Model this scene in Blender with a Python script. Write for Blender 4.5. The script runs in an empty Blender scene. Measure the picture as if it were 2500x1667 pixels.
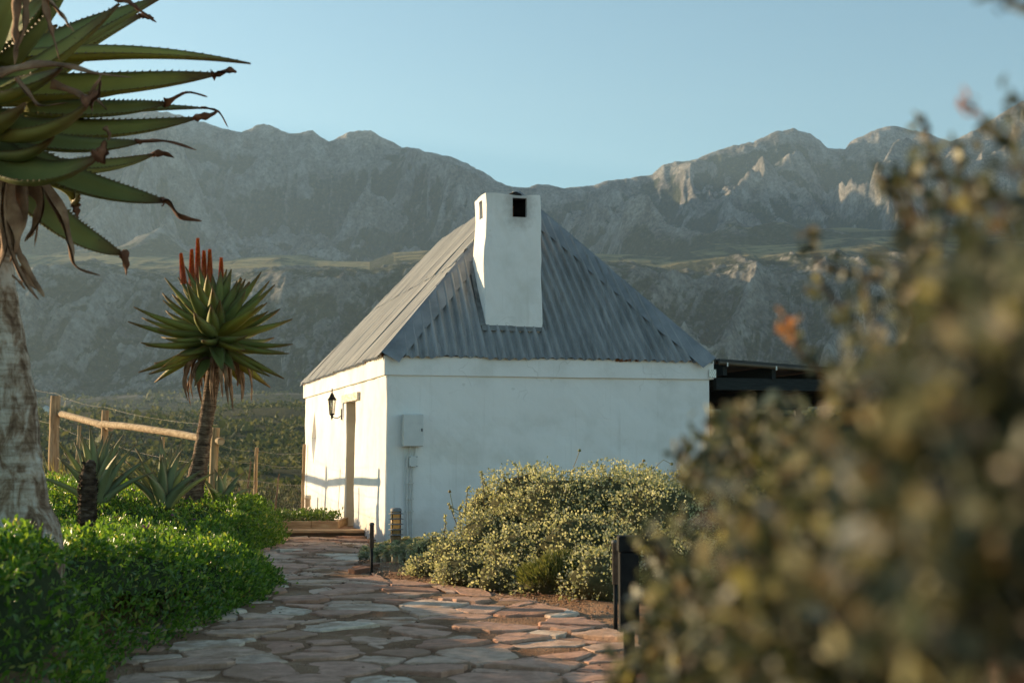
import bpy, bmesh, math, random
import numpy as np
from mathutils import Vector, Matrix

random.seed(7)
rng = np.random.default_rng(11)
scene = bpy.context.scene
COL = scene.collection

# ------------------------------------------------------------------ camera
CAM_H = 1.27
PITCH = math.radians(4.413)
F = 3472.0
cam = bpy.data.cameras.new('camera')
cam.lens = 50.0
cam.sensor_width = 36.0
cam.clip_start = 0.05
cam.clip_end = 30000
cam.dof.use_dof = True
cam.dof.focus_distance = 19.6
cam.dof.aperture_fstop = 3.2
cam_o = bpy.data.objects.new('camera', cam)
cam_o.location = (0, 0, CAM_H)
cam_o.rotation_euler = (math.pi / 2 + PITCH, 0, 0)
COL.objects.link(cam_o)
scene.camera = cam_o

# ------------------------------------------------------------------ sky and sun
S = Vector((-1.205, 0.598, 0.280)).normalized()
world = bpy.data.worlds.new('World')
scene.world = world
world.use_nodes = True
wn = world.node_tree
sky = wn.nodes.new('ShaderNodeTexSky')
sky.sky_type = 'NISHITA'
sky.sun_disc = False
sky.sun_elevation = math.asin(S.z)
sky.sun_rotation = math.atan2(S.x, S.y)
sky.altitude = 300
sky.air_density = 1.0
sky.dust_density = 0.15
sky.ozone_density = 1.6
tint = wn.nodes.new('ShaderNodeMix'); tint.data_type = 'RGBA'; tint.blend_type = 'MULTIPLY'
tint.inputs[0].default_value = 1.0; tint.inputs[7].default_value = (0.91, 1.02, 0.93, 1)
wn.links.new(sky.outputs[0], tint.inputs[6]); wn.links.new(tint.outputs[2], wn.nodes['Background'].inputs[0])
wn.nodes['Background'].inputs[1].default_value = 0.087
sun = bpy.data.lights.new('sun', 'SUN')
sun.energy = 5.0
sun.angle = math.radians(0.55)
sun.color = (1.0, 0.735, 0.43)
sun_o = bpy.data.objects.new('sun', sun)
sun_o.rotation_euler = S.to_track_quat('Z', 'Y').to_euler()
sun_o.location = (-40, 20, 30)
COL.objects.link(sun_o)
scene.view_settings.view_transform = 'Standard'
scene.view_settings.look = 'None'
scene.view_settings.exposure = 1.31
scene.view_settings.gamma = 1.0
scene.view_settings.use_curve_mapping = False
scene.render.engine = 'CYCLES'
scene.cycles.use_denoising = True
scene.cycles.max_bounces = 6
scene.cycles.diffuse_bounces = 3
scene.cycles.glossy_bounces = 2
scene.cycles.transmission_bounces = 3
scene.cycles.transparent_max_bounces = 6
scene.cycles.volume_bounces = 0
scene.cycles.use_adaptive_sampling = True

# ------------------------------------------------------------------ helpers: space
cp, sp = math.cos(PITCH), math.sin(PITCH)

def slope(py):
    e = (833.5 - py) / F
    return (sp + e * cp) / (cp - e * sp)

def un(px, py, Y):
    e = (833.5 - py) / F
    d = Vector(((px - 1250) / F, cp - e * sp, sp + e * cp))
    d *= Y / d.y
    return Vector((d.x, d.y, d.z + CAM_H))

def lerp_tab(tab):
    xs = [a for a, b in tab]; ys = [b for a, b in tab]
    return lambda v: np.interp(v, xs, ys)

def sstep(a, b, x):
    t = np.clip((x - a) / (b - a), 0, 1)
    return t * t * (3 - 2 * t)

# ------------------------------------------------------------------ helpers: noise
def _hash(ix, iy, iz, seed):
    h = (ix.astype(np.int64) * 374761393 + iy.astype(np.int64) * 668265263 + iz.astype(np.int64) * 2147483647 + seed * 974634541) & 0xFFFFFFFF
    h = ((h ^ (h >> 13)) * 1274126177) & 0xFFFFFFFF
    h = (h ^ (h >> 16)) & 0xFFFFFFFF
    h = (h * 2246822519) & 0xFFFFFFFF
    h = h ^ (h >> 15)
    return (h & 0xFFFFFF) / float(0xFFFFFF)

def vn2(x, y, seed=0):
    x = np.asarray(x, float); y = np.asarray(y, float)
    ix = np.floor(x); iy = np.floor(y)
    fx = x - ix; fy = y - iy
    fx = fx * fx * fx * (fx * (fx * 6 - 15) + 10); fy = fy * fy * fy * (fy * (fy * 6 - 15) + 10)
    z = np.zeros_like(ix)
    a = _hash(ix, iy, z, seed); b = _hash(ix + 1, iy, z, seed)
    c = _hash(ix, iy + 1, z, seed); d = _hash(ix + 1, iy + 1, z, seed)
    return (a + (b - a) * fx) * (1 - fy) + (c + (d - c) * fx) * fy

def fbm(x, y, oct=4, seed=0, gain=0.5):
    s = 0; a = 1; t = 0
    for o in range(oct):
        s = s + a * (vn2(x * 2 ** o + 17.3 * o, y * 2 ** o - 9.1 * o, seed + o) * 2 - 1); t += a; a *= gain
    return s / t

def ridged(x, y, oct=5, seed=0, gain=0.5):
    s = 0; a = 1; t = 0; w = 1
    for o in range(oct):
        n = 1 - np.abs(vn2(x * 2.03 ** o + 31.7 * o, y * 2.03 ** o + 12.9 * o, seed + o) * 2 - 1)
        n = n * n
        s = s + a * n * w; t += a; w = np.clip(n * 1.6, 0, 1); a *= gain
    return s / t

# ------------------------------------------------------------------ helpers: objects
def tag(o, label=None, cat=None, group=None, kind=None):
    if label: o['label'] = label
    if cat: o['category'] = cat
    if group: o['group'] = group
    if kind: o['kind'] = kind
    return o

def link(o, parent=None):
    COL.objects.link(o)
    if parent is not None:
        o.parent = parent
    return o

def thing(name, loc, label, cat, group=None, rz=0):
    o = bpy.data.objects.new(name, None)
    o.location = loc
    o.rotation_euler = (0, 0, rz)
    o.empty_display_size = 0.2
    COL.objects.link(o)
    return tag(o, label, cat, group)

def fast_mesh(name, verts, faces_flat, sizes, mats=(), smooth=False):
    """verts (N,3), flat loop indices, loop count per face"""
    me = bpy.data.meshes.new(name)
    verts = np.ascontiguousarray(verts, np.float32)
    faces_flat = np.ascontiguousarray(faces_flat, np.int32)
    sizes = np.ascontiguousarray(sizes, np.int32)
    me.vertices.add(len(verts)); me.vertices.foreach_set('co', verts.ravel())
    me.loops.add(len(faces_flat)); me.loops.foreach_set('vertex_index', faces_flat)
    me.polygons.add(len(sizes))
    st = np.zeros(len(sizes), np.int32); st[1:] = np.cumsum(sizes)[:-1]
    me.polygons.foreach_set('loop_start', st)
    if smooth:
        me.polygons.foreach_set('use_smooth', np.ones(len(sizes), bool))
    for m in mats: me.materials.append(m)
    me.update(calc_edges=True)
    return me

def grid_mesh(name, V, mats, smooth=True):
    """V (n,m,3) grid"""
    n, m = V.shape[:2]
    i = np.arange((n - 1) * (m - 1))
    r = i // (m - 1); c = i % (m - 1)
    a = r * m + c
    f = np.stack([a, a + 1, a + m + 1, a + m], 1).ravel()
    return fast_mesh(name, V.reshape(-1, 3), f, np.full(len(i), 4), mats, smooth)

class MB:
    """collects geometry for one mesh object"""
    def __init__(self):
        self.v = []; self.f = []; self.sm = []
    def add(self, vs, fs, smooth=False, M=None):
        b = len(self.v)
        for v in vs:
            v = Vector(v)
            if M is not None: v = M @ v
            self.v.append(v)
        for f in fs:
            self.f.append([i + b for i in f]); self.sm.append(smooth)
        return self
    def box(self, lo, hi, M=None, jit=0):
        x0, y0, z0 = lo; x1, y1, z1 = hi
        vs = [(x0, y0, z0), (x1, y0, z0), (x1, y1, z0), (x0, y1, z0), (x0, y0, z1), (x1, y0, z1), (x1, y1, z1), (x0, y1, z1)]
        if jit: vs = [tuple(c + random.uniform(-jit, jit) for c in v) for v in vs]
        return self.add(vs, [(0, 3, 2, 1), (4, 5, 6, 7), (0, 1, 5, 4), (1, 2, 6, 5), (2, 3, 7, 6), (3, 0, 4, 7)], M=M)
    def tube(self, pts, rad, n=8, cap=True, jit=0, smooth=True, seed=0):
        pts = [Vector(p) for p in pts]
        if not hasattr(rad, '__len__'): rad = [rad] * len(pts)
        rs = random.Random(seed)
        vs = []; prev = None
        for i, p in enumerate(pts):
            t = (pts[min(i + 1, len(pts) - 1)] - pts[max(i - 1, 0)]).normalized()
            if prev is None:
                ref = Vector((0, 0, 1)) if abs(t.z) < 0.9 else Vector((1, 0, 0))
                a = t.cross(ref).normalized()
            else:
                a = (prev - t * prev.dot(t)).normalized()
            prev = a
            b = t.cross(a)
            for k in range(n):
                an = 2 * math.pi * k / n
                r = rad[i] * (1 + rs.uniform(-jit, jit))
                vs.append(p + (a * math.cos(an) + b * math.sin(an)) * r)
        fs = []
        for i in range(len(pts) - 1):
            for k in range(n):
                fs.append((i * n + k, i * n + (k + 1) % n, (i + 1) * n + (k + 1) % n, (i + 1) * n + k))
        self.add(vs, fs, smooth)
        if cap:
            L = len(pts) - 1
            self.add(vs[:n], [tuple(range(n))[::-1]]); self.add(vs[L * n:], [tuple(range(n))])
        return self
    def lathe(self, prof, n=16, M=None, smooth=True, close=True):
        vs = []; fs = []
        for r, z in prof:
            for k in range(n):
                an = 2 * math.pi * (k + .5) / n
                vs.append((r * math.cos(an), r * math.sin(an), z))
        for i in range(len(prof) - 1):
            for k in range(n):
                fs.append((i * n + k, i * n + (k + 1) % n, (i + 1) * n + (k + 1) % n, (i + 1) * n + k))
        if close:
            fs.append(tuple(range(n))[::-1]); fs.append(tuple(range((len(prof) - 1) * n, len(prof) * n)))
        return self.add(vs, fs, smooth, M)
    def mesh(self, name, m):
        me = bpy.data.meshes.new(name)
        me.from_pydata([tuple(v) for v in self.v], [], self.f)
        if any(self.sm): me.polygons.foreach_set('use_smooth', self.sm)
        for x in (m if isinstance(m, (list, tuple)) else [m]): me.materials.append(x)
        me.update()
        return me
    def build(self, name, m, parent=None, loc=None):
        o = bpy.data.objects.new(name, self.mesh(name, m))
        if loc is not None: o.location = loc
        return link(o, parent)

def rel(pts, o):
    return [Vector(p) - o for p in pts]

def bevel(o, w=0.01, seg=2):
    md = o.modifiers.new('bevel', 'BEVEL'); md.width = w; md.segments = seg; md.limit_method = 'ANGLE'
    return o

def bake(o):
    dg = bpy.context.evaluated_depsgraph_get()
    me = bpy.data.meshes.new_from_object(o.evaluated_get(dg))
    o.modifiers.clear(); o.data = me
    return o

# ------------------------------------------------------------------ helpers: materials
def ramp(nt, fac, stops, interp='LINEAR'):
    r = nt.nodes.new('ShaderNodeValToRGB')
    r.color_ramp.interpolation = interp
    els = r.color_ramp.elements
    while len(els) < len(stops): els.new(0.5)
    for e, (p, c) in zip(els, stops):
        e.position = p; e.color = (*c, 1)
    nt.links.new(fac, r.inputs[0])
    return r.outputs[0]

def tex_noise(nt, vec, scale, detail=4, rough=0.55, dist=0.0):
    n = nt.nodes.new('ShaderNodeTexNoise')
    n.inputs['Scale'].default_value = scale; n.inputs['Detail'].default_value = detail
    n.inputs['Roughness'].default_value = rough; n.inputs['Distortion'].default_value = dist
    if vec is not None: nt.links.new(vec, n.inputs['Vector'])
    return n.outputs['Fac']

def mapping(nt, vec, scale=(1, 1, 1), rot=(0, 0, 0)):
    m = nt.nodes.new('ShaderNodeMapping')
    m.inputs['Scale'].default_value = scale; m.inputs['Rotation'].default_value = rot
    nt.links.new(vec, m.inputs['Vector'])
    return m.outputs[0]

def mixc(nt, fac, a, b, mode='MIX'):
    m = nt.nodes.new('ShaderNodeMix'); m.data_type = 'RGBA'; m.blend_type = mode
    for s, v in ((m.inputs[0], fac), (m.inputs[6], a), (m.inputs[7], b)):
        if isinstance(v, (int, float)): s.default_value = v
        elif isinstance(v, tuple): s.default_value = (*v, 1)
        else: nt.links.new(v, s)
    return m.outputs[2]

def mth(nt, op, a, b=None, c=None, clamp=False):
    m = nt.nodes.new('ShaderNodeMath'); m.operation = op; m.use_clamp = clamp
    for i, v in enumerate((a, b, c)):
        if v is None: continue
        if isinstance(v, (int, float)): m.inputs[i].default_value = v
        else: nt.links.new(v, m.inputs[i])
    return m.outputs[0]

def new_mat(name, rough=0.8, spec=0.3):
    m = bpy.data.materials.new(name); m.use_nodes = True
    nt = m.node_tree; b = nt.nodes['Principled BSDF']
    b.inputs['Roughness'].default_value = rough
    b.inputs['Specular IOR Level'].default_value = spec
    return m, nt, b

def coord(nt, kind='Object'):
    if kind == 'World':
        return nt.nodes.new('ShaderNodeNewGeometry').outputs['Position']
    return nt.nodes.new('ShaderNodeTexCoord').outputs[kind]

def bump(nt, b, h, strength=0.3, dist=0.02):
    n = nt.nodes.new('ShaderNodeBump')
    n.inputs['Strength'].default_value = strength; n.inputs['Distance'].default_value = dist
    nt.links.new(h, n.inputs['Height']); nt.links.new(n.outputs[0], b.inputs['Normal'])

def pmat(name, stops, scale=5, rough=0.8, spec=0.3, bscale=None, bstr=0.3, bdist=0.01, stretch=(1, 1, 1), detail=5, kind='Object', metal=0, objrand=0.0):
    m, nt, b = new_mat(name, rough, spec)
    v = mapping(nt, coord(nt, kind), stretch)
    f = tex_noise(nt, v, scale, detail)
    if objrand:
        oi = nt.nodes.new('ShaderNodeObjectInfo')
        f = mth(nt, 'ADD', f, mth(nt, 'MULTIPLY', mth(nt, 'SUBTRACT', oi.outputs['Random'], 0.5), objrand))
    nt.links.new(ramp(nt, f, stops), b.inputs['Base Color'])
    b.inputs['Metallic'].default_value = metal
    if bscale:
        bump(nt, b, tex_noise(nt, v, bscale, 6, 0.6), bstr, bdist)
    return m

def leaf_mat(name, stops, rough=0.45, trans=0.35, spec=0.4, tint=(1.25, 1.3, 0.6)):
    """stops over the random value of each separate leaf"""
    m, nt, b = new_mat(name, rough, spec)
    g = nt.nodes.new('ShaderNodeNewGeometry')
    c = ramp(nt, g.outputs['Random Per Island'], stops)
    nt.links.new(c, b.inputs['Base Color'])
    t = nt.nodes.new('ShaderNodeBsdfTranslucent')
    nt.links.new(mixc(nt, 1.0, c, tint, 'MULTIPLY'), t.inputs['Color'])
    mx = nt.nodes.new('ShaderNodeMixShader'); mx.inputs[0].default_value = trans
    nt.links.new(b.outputs[0], mx.inputs[1]); nt.links.new(t.outputs[0], mx.inputs[2])
    nt.links.new(mx.outputs[0], nt.nodes['Material Output'].inputs['Surface'])
    return m

# ------------------------------------------------------------------ leaf clouds
T6 = np.array([(0, 0, 0), (.33, -.36, .10), (.74, -.46, .10), (1, 0, -.04), (.74, .46, .10), (.33, .36, .10)])
F6 = [(0, 1, 2, 3), (0, 3, 4, 5)]
T4 = np.array([(0, 0, 0), (.5, -.5, .15), (1, 0, -.05), (.5, .5, .15)])
F4 = [(0, 1, 2), (0, 2, 3)]
TN = np.array([(0, -.3, 0), (0, .3, 0), (.5, .5, .05), (1, 0, -.1), (.5, -.5, .05)])
FN = [(0, 4, 2, 1), (4, 3, 2)]

def unit(a):
    return a / np.maximum(np.linalg.norm(a, axis=1, keepdims=True), 1e-9)

def leaf_cloud(name, pos, axis, nrm, L, W, mat, tmpl=(T6, F6)):
    T, Fc = tmpl
    N = len(pos); k = len(T)
    ax = unit(np.asarray(axis, float))
    side = unit(np.cross(nrm, ax)); nr = np.cross(ax, side)
    L = np.broadcast_to(L, (N,))[:, None, None]; W = np.broadcast_to(W, (N,))[:, None, None]
    V = pos[:, None, :] + ax[:, None, :] * T[None, :, 0:1] * L + side[:, None, :] * T[None, :, 1:2] * W + nr[:, None, :] * T[None, :, 2:3] * W
    flat = np.concatenate([np.array(f) for f in Fc]); sz = np.array([len(f) for f in Fc])
    allf = (flat[None, :] + (np.arange(N) * k)[:, None]).ravel()
    me = fast_mesh(name, V.reshape(-1, 3), allf, np.tile(sz, N), [mat])
    return me

def rand_dir(n, up=0.0, r=rng):
    d = r.normal(size=(n, 3)); d = unit(d); d[:, 2] += up
    return unit(d)

# ------------------------------------------------------------------ ground shape
xl = lerp_tab([(4, -2.1), (6, -2.2), (7, -2.2), (8, -2.34), (8.4, -2.46), (9, -2.68), (10, -2.66), (11, -2.56), (11.7, -2.48), (13, -2.37), (14.2, -2.38), (15, -2.6), (15.8, -3.0), (16.6, -3.2), (17.6, -3.22), (19, -3.2), (20.4, -3.32), (21.4, -3.5), (22.5, -4.3)])
xr = lerp_tab([(4, 0.8), (6, .9), (9, .95), (11, .85), (12.9, .24), (14.05, -.49), (14.9, -1.44), (16, -1.78), (18, -1.98), (19.4, -2.0), (20.9, -2.15), (24, -3.0)])
zpath = lerp_tab([(-10, -.40), (0, -.33), (8, -.22), (12, -.13), (17, 0), (24, 0.0), (28, -.05), (34, -.35), (45, -1.3)])
crest = lerp_tab([(4, .75), (7, .74), (9, .70), (10.5, .58), (12, .42), (13.5, .28), (15, .24), (16.3, .28), (18, .44), (20, .54), (22, .46), (23, .3), (25, .1)])

def hedge_fade(x, y):
    return 1 - sstep(21.6, 22.8, y)

def canopy(x, y):
    """top surface of the leafy ground cover left of the path"""
    de = xl(y) - x
    k = np.clip(de / 0.32, 0, 1)
    prof = np.sqrt(np.clip(1 - (1 - k) ** 2, 0, 1))
    top = crest(y) + 0.11 * np.clip(de - .4, 0, 3.0)
    bumps = 0.15 * fbm(x * 1.6, y * 1.6, 3, 5) + 0.035 * fbm(x * 6, y * 6, 2, 9)
    z0 = zpath(y)
    return z0 + (top - z0 + bumps) * prof

def gz(x, y):
    x = np.asarray(x, float); y = np.asarray(y, float)
    z = zpath(y)
    de = xl(y) - x
    z = z + np.clip(crest(y) + 0.11 * np.clip(de - .4, 0, 3) - .42 - zpath(y), 0, 2) * sstep(.1, 1.2, de) * (1 - sstep(21.5, 25, y))
    er = x - xr(y)
    z = z + 0.06 * sstep(0, .5, er) * (1 - sstep(16, 19, y))
    return z

# ------------------------------------------------------------------ materials: setting
def soil_material():
    m, nt, b = new_mat('red_soil', 1.0, 0.03)
    p = coord(nt, 'World')
    c = ramp(nt, tex_noise(nt, p, 3.0, 8, 0.65), [(0.3, (.20, .105, .06)), (0.5, (.32, .185, .11)), (0.7, (.43, .275, .17))])
    v = nt.nodes.new('ShaderNodeTexVoronoi'); v.inputs['Scale'].default_value = 55
    nt.links.new(p, v.inputs['Vector'])
    peb = mth(nt, 'LESS_THAN', v.outputs['Distance'], 0.28)
    c = mixc(nt, mth(nt, 'MULTIPLY', peb, 0.35), c, (.44, .31, .21))
    nt.links.new(c, b.inputs['Base Color'])
    h = mth(nt, 'ADD', tex_noise(nt, p, 22, 6, 0.7), mth(nt, 'MULTIPLY', mth(nt, 'SUBTRACT', 0.5, v.outputs['Distance']), 0.6))
    bump(nt, b, h, 0.8, 0.03)
    return m
SOIL = soil_material()

def terrain_material():
    m, nt, b = new_mat('mountain_rock_and_scrub', 0.95, 0.05)
    g = nt.nodes.new('ShaderNodeNewGeometry')
    p = g.outputs['Position']
    sx = nt.nodes.new('ShaderNodeSeparateXYZ'); nt.links.new(p, sx.inputs[0])
    sn = nt.nodes.new('ShaderNodeSeparateXYZ'); nt.links.new(g.outputs['True Normal'], sn.inputs[0])
    big = tex_noise(nt, p, 0.006, 6, 0.6)
    mid = tex_noise(nt, mapping(nt, p, (1, .7, .55)), 0.024, 10, 0.72)
    fine = tex_noise(nt, p, 0.11, 8, 0.8)
    rock = ramp(nt, mth(nt, 'ADD', mth(nt, 'MULTIPLY', mid, .5), mth(nt, 'MULTIPLY', fine, .5)), [(0.40, (.055, .052, .046)), (0.5, (.23, .215, .195)), (0.58, (.47, .445, .41))])
    scrub = ramp(nt, fine, [(0.40, (.026, .034, .016)), (0.53, (.062, .068, .032)), (0.62, (.15, .14, .085)), (.68, (.36, .33, .28))])
    grass = ramp(nt, mid, [(0.35, (.26, .22, .10)), (0.6, (.48, .39, .19))])
    # rock where steep or by patches
    st = mth(nt, 'ADD', sn.outputs['Z'], mth(nt, 'MULTIPLY', mth(nt, 'SUBTRACT', mid, .5), 1.6))
    st = mth(nt, 'ADD', st, mth(nt, 'MULTIPLY', mth(nt, 'SUBTRACT', big, .5), 1.3))
    oc = nt.nodes.new('ShaderNodeAttribute'); oc.attribute_name = 'relief_tone'   # pale rock on spurs, dark scrub in gullies, also adding relief shading by colour
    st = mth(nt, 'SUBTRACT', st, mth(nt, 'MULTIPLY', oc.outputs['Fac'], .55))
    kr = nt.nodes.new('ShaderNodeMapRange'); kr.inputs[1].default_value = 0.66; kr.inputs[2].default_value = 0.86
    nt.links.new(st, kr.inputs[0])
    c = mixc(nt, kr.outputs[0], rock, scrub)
    # dry grass on flat shelves
    kg = nt.nodes.new('ShaderNodeMapRange'); kg.inputs[1].default_value = 0.955; kg.inputs[2].default_value = 0.985
    nt.links.new(sn.outputs['Z'], kg.inputs[0])
    far = nt.nodes.new('ShaderNodeMapRange'); far.inputs[1].default_value = 1780; far.inputs[2].default_value = 1900
    nt.links.new(sx.outputs['Y'], far.inputs[0])
    c = mixc(nt, mth(nt, 'MULTIPLY', kg.outputs[0], far.outputs[0]), c, grass)
    # near valley: dry scrubland
    vfine = tex_noise(nt, p, 0.6, 6, 0.7)
    val = ramp(nt, mth(nt, 'ADD', mth(nt, 'MULTIPLY', vfine, .6), mth(nt, 'MULTIPLY', fine, .4)), [(0.36, (.050, .055, .026)), (0.5, (.10, .10, .048)), (0.64, (.17, .155, .08))])
    nearm = nt.nodes.new('ShaderNodeMapRange'); nearm.inputs[1].default_value = 1150; nearm.inputs[2].default_value = 1450
    nt.links.new(sx.outputs['Y'], nearm.inputs[0])
    c = mixc(nt, nearm.outputs[0], val, c)
    nt.links.new(c, b.inputs['Base Color'])
    h = mth(nt, 'ADD', mth(nt, 'MULTIPLY', mid, 1.0), mth(nt, 'MULTIPLY', fine, .35))
    bump(nt, b, h, 1.0, 22.0)
    return m
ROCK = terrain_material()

# ------------------------------------------------------------------ hills and mountains (one sheet to beyond the ridges)
def build_hills():
    crest_px = [(-2500, 120), (-1400, 60), (-500, 140), (-100, 230), (200, 272), (330, 262), (468, 292), (531, 308), (579, 319), (638, 300), (690, 318), (744, 317), (797, 338), (840, 319), (870, 311), (898, 312), (940, 335), (978, 352), (1020, 359), (1063, 372), (1116, 391), (1169, 415), (1212, 436), (1254, 452), (1276, 452), (1318, 444), (1371, 452), (1456, 444), (1488, 434), (1541, 430), (1594, 420), (1626, 396), (1669, 388), (1701, 385), (1743, 372), (1786, 356), (1850, 345), (1903, 319), (1950, 311), (1988, 317), (2030, 356), (2073, 359), (2105, 330), (2190, 301), (2253, 319), (2338, 338), (2402, 308), (2500, 250), (2700, 190), (3200, 260), (4200, 420), (6000, 600)]
    top_px = [(-3000, 640), (85, 645), (210, 642), (530, 657), (680, 645), (770, 650), (900, 650), (957, 630), (1063, 626), (1300, 640), (1456, 642), (1640, 657), (1750, 643), (1910, 634), (2125, 622), (2500, 616), (6000, 640)]
    hill_px = [(-3000, 1015), (0, 1016), (250, 1010), (420, 1012), (560, 992), (700, 984), (850, 990), (1300, 1000), (1800, 1010), (2500, 1000), (6000, 1000)]
    fc, ft, fh = lerp_tab(crest_px), lerp_tab(top_px), lerp_tab(hill_px)
    th = np.concatenate([np.linspace(-1700, -150, 60)[:-1], np.linspace(-150, 2650, 900), np.linspace(2650, 4000, 40)[1:]])
    Y = np.concatenate([np.geomspace(27, 200, 55)[:-1], np.geomspace(200, 1500, 110)[:-1], np.linspace(1500, 2120, 190)[:-1], np.linspace(2120, 2600, 70)[:-1], np.linspace(2600, 4700, 240)[:-1], np.linspace(4700, 5300, 12)])
    PX, YY = np.meshgrid(th, Y)
    X = (PX - 1250) / F * YY
    # wander of the cliff line and of the ridges in depth
    wob = 130 * fbm(X / 420, YY / 900, 4, 3) + 70 * (ridged(X / 150, YY / 600, 4, 21) - .5)
    Yc = YY + wob * sstep(1400, 1750, YY) * (1 - sstep(2250, 2700, YY))
    def zat(py, y):
        e = (833.5 - py) / F
        return CAM_H + y * (sp + e * cp) / (cp - e * sp)
    zc = zat(fc(PX), 4300.0)
    zt = zat(ft(PX), 1950.0)
    zh = zat(fh(PX), 820.0)
    zpl = zat(ft(PX) - np.interp(PX, [0, 900, 1400, 1800], [17, 20, 30, 36]), 2450.0)
    kf = np.interp(PX, [-600, 0, 250], [.16, .40, .50])
    keys = [(27, -1.1 + 0 * X), (60, -3.2 + 0 * X), (130, -5.5 + 0 * X), (300, -4 + 0 * X), (520, zat(1042 + 0 * X, 520.) * .9), (820, zh), (1000, zh - 6), (1250, zh + 4), (1640, zh + 52), (1720, zh + 80), (1870, zt - 62), (1930, zt - 16), (2020, zt + 3), (2450, zpl), (2800, zpl + 75), (3500, zpl + (zc - zpl) * kf), (4300, zc), (5200, zc - 420), (6200, zc - 800)]
    Z = np.zeros_like(X)
    for (y0, z0), (y1, z1) in zip(keys[:-1], keys[1:]):
        t = np.clip((Yc - y0) / (y1 - y0), 0, 1)
        k = (Yc >= y0) & (Yc <= y1)
        Z = np.where(k, z0 + (z1 - z0) * t, Z)
    Z = np.where(Yc > 6200, keys[-1][1], Z); Z = np.where(Yc < 27, keys[0][1], Z)
    # spurs and gullies on the mountain
    wx = X + 160 * fbm(X / 700, YY / 700, 3, 41); wy = YY + 160 * fbm(X / 700, YY / 700, 3, 47)
    mm = sstep(2450, 3000, YY) * (1 - sstep(4050, 4300, YY))
    spur = ridged(wx / 620, wy / 1100, 5, 61, .52)
    Z += (spur - .62) * 560 * mm
    mcr = sstep(2700, 3300, YY)
    Z += (ridged(wx / 190, wy / 260, 6, 77) - .4) * 74 * mcr * (1 - .7 * np.exp(-((YY - 4300) / 160) ** 2))
    Z += (ridged(X / 60, YY / 75, 4, 89) - .4) * 22 * mcr * (1 - .6 * np.exp(-((YY - 4300) / 160) ** 2))
    Z += fbm(X / 45, YY / 45, 4, 88) * 9 * mcr * (1 - .5 * np.exp(-((YY - 4300) / 160) ** 2))
    # cliff relief
    mc = sstep(1450, 1700, YY) * (1 - sstep(1990, 2150, YY))
    Z += (ridged(wx / 110, wy / 260, 6, 101) - .42) * 80 * mc * (1 - .85 * np.exp(-((Yc - 1985) / 100) ** 2))
    Z += fbm(X / 22, YY / 22, 4, 111) * 6 * mc
    Z += fbm(X / 160, YY / 120, 4, 131) * 5 * sstep(1950, 2050, YY) * (1 - sstep(2500, 2700, YY))
    # valley floor undulation
    mv = sstep(60, 250, YY) * (1 - sstep(1300, 1500, YY))
    Z += fbm(X / 140, YY / 140, 4, 5) * 5.5 * mv
    Z += fbm(X / 10, YY / 10, 3, 15) * .35 * sstep(40, 90, YY) * (1 - sstep(1300, 1500, YY))
    # nothing in front rises above the ridge line that closes the view
    e = (833.5 - fc(PX)) / F
    cap = CAM_H + YY * ((sp + e * cp) / (cp - e * sp)) - 10 - 62 * sstep(4250, 3400, YY) * 1.0
    cap = CAM_H + YY * ((sp + e * cp) / (cp - e * sp)) - (4300 - np.minimum(YY, 4300)) * .035
    rough = 13 * fbm(X / 26, YY / 300, 4, 205, .6) + 14 * fbm(X / 90, YY / 400, 3, 206)
    cap = cap + rough
    kk = 26.0
    h_ = np.clip(.5 + .5 * (Z - cap) / kk, 0, 1)
    Zs = Z * (1 - h_) + cap * h_ - kk * h_ * (1 - h_) * .5
    Z = np.where((YY > 2500) & (YY < 4650), Zs, Z)
    def boxblur(A, ny, nx):
        for ax, w in ((0, ny), (1, nx)):
            P = np.concatenate([np.repeat(A.take([0], ax), w, ax), A, np.repeat(A.take([-1], ax), w, ax)], ax)
            Cs = np.cumsum(P, ax); n_ = A.shape[ax]
            A = (Cs.take(range(2 * w, 2 * w + n_), ax) - Cs.take(range(0, n_), ax)) / (2 * w)
        return A
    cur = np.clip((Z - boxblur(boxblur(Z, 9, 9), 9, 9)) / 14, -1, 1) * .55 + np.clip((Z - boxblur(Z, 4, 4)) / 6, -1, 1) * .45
    V = np.stack([X, YY, Z], 2)
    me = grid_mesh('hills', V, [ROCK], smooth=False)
    at = me.attributes.new('relief_tone', 'FLOAT', 'POINT'); at.data.foreach_set('value', cur.ravel().astype(np.float32))
    o = link(bpy.data.objects.new('hills', me))
    tag(o, 'rocky mountain range with cliffs above a scrubby valley', None, None, 'structure')
    return th, Y, Z
TH, TY, TZ = build_hills()

def hz(x, y):
    """height of the hills sheet"""
    x = np.asarray(x, float); y = np.asarray(y, float)
    px = x / y * F + 1250
    i = np.clip(np.searchsorted(TH, px) - 1, 0, len(TH) - 2); j = np.clip(np.searchsorted(TY, y) - 1, 0, len(TY) - 2)
    a = np.clip((px - TH[i]) / (TH[i + 1] - TH[i]), 0, 1); b = np.clip((y - TY[j]) / (TY[j + 1] - TY[j]), 0, 1)
    return (TZ[j, i] * (1 - a) + TZ[j, i + 1] * a) * (1 - b) + (TZ[j + 1, i] * (1 - a) + TZ[j + 1, i + 1] * a) * b

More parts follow.
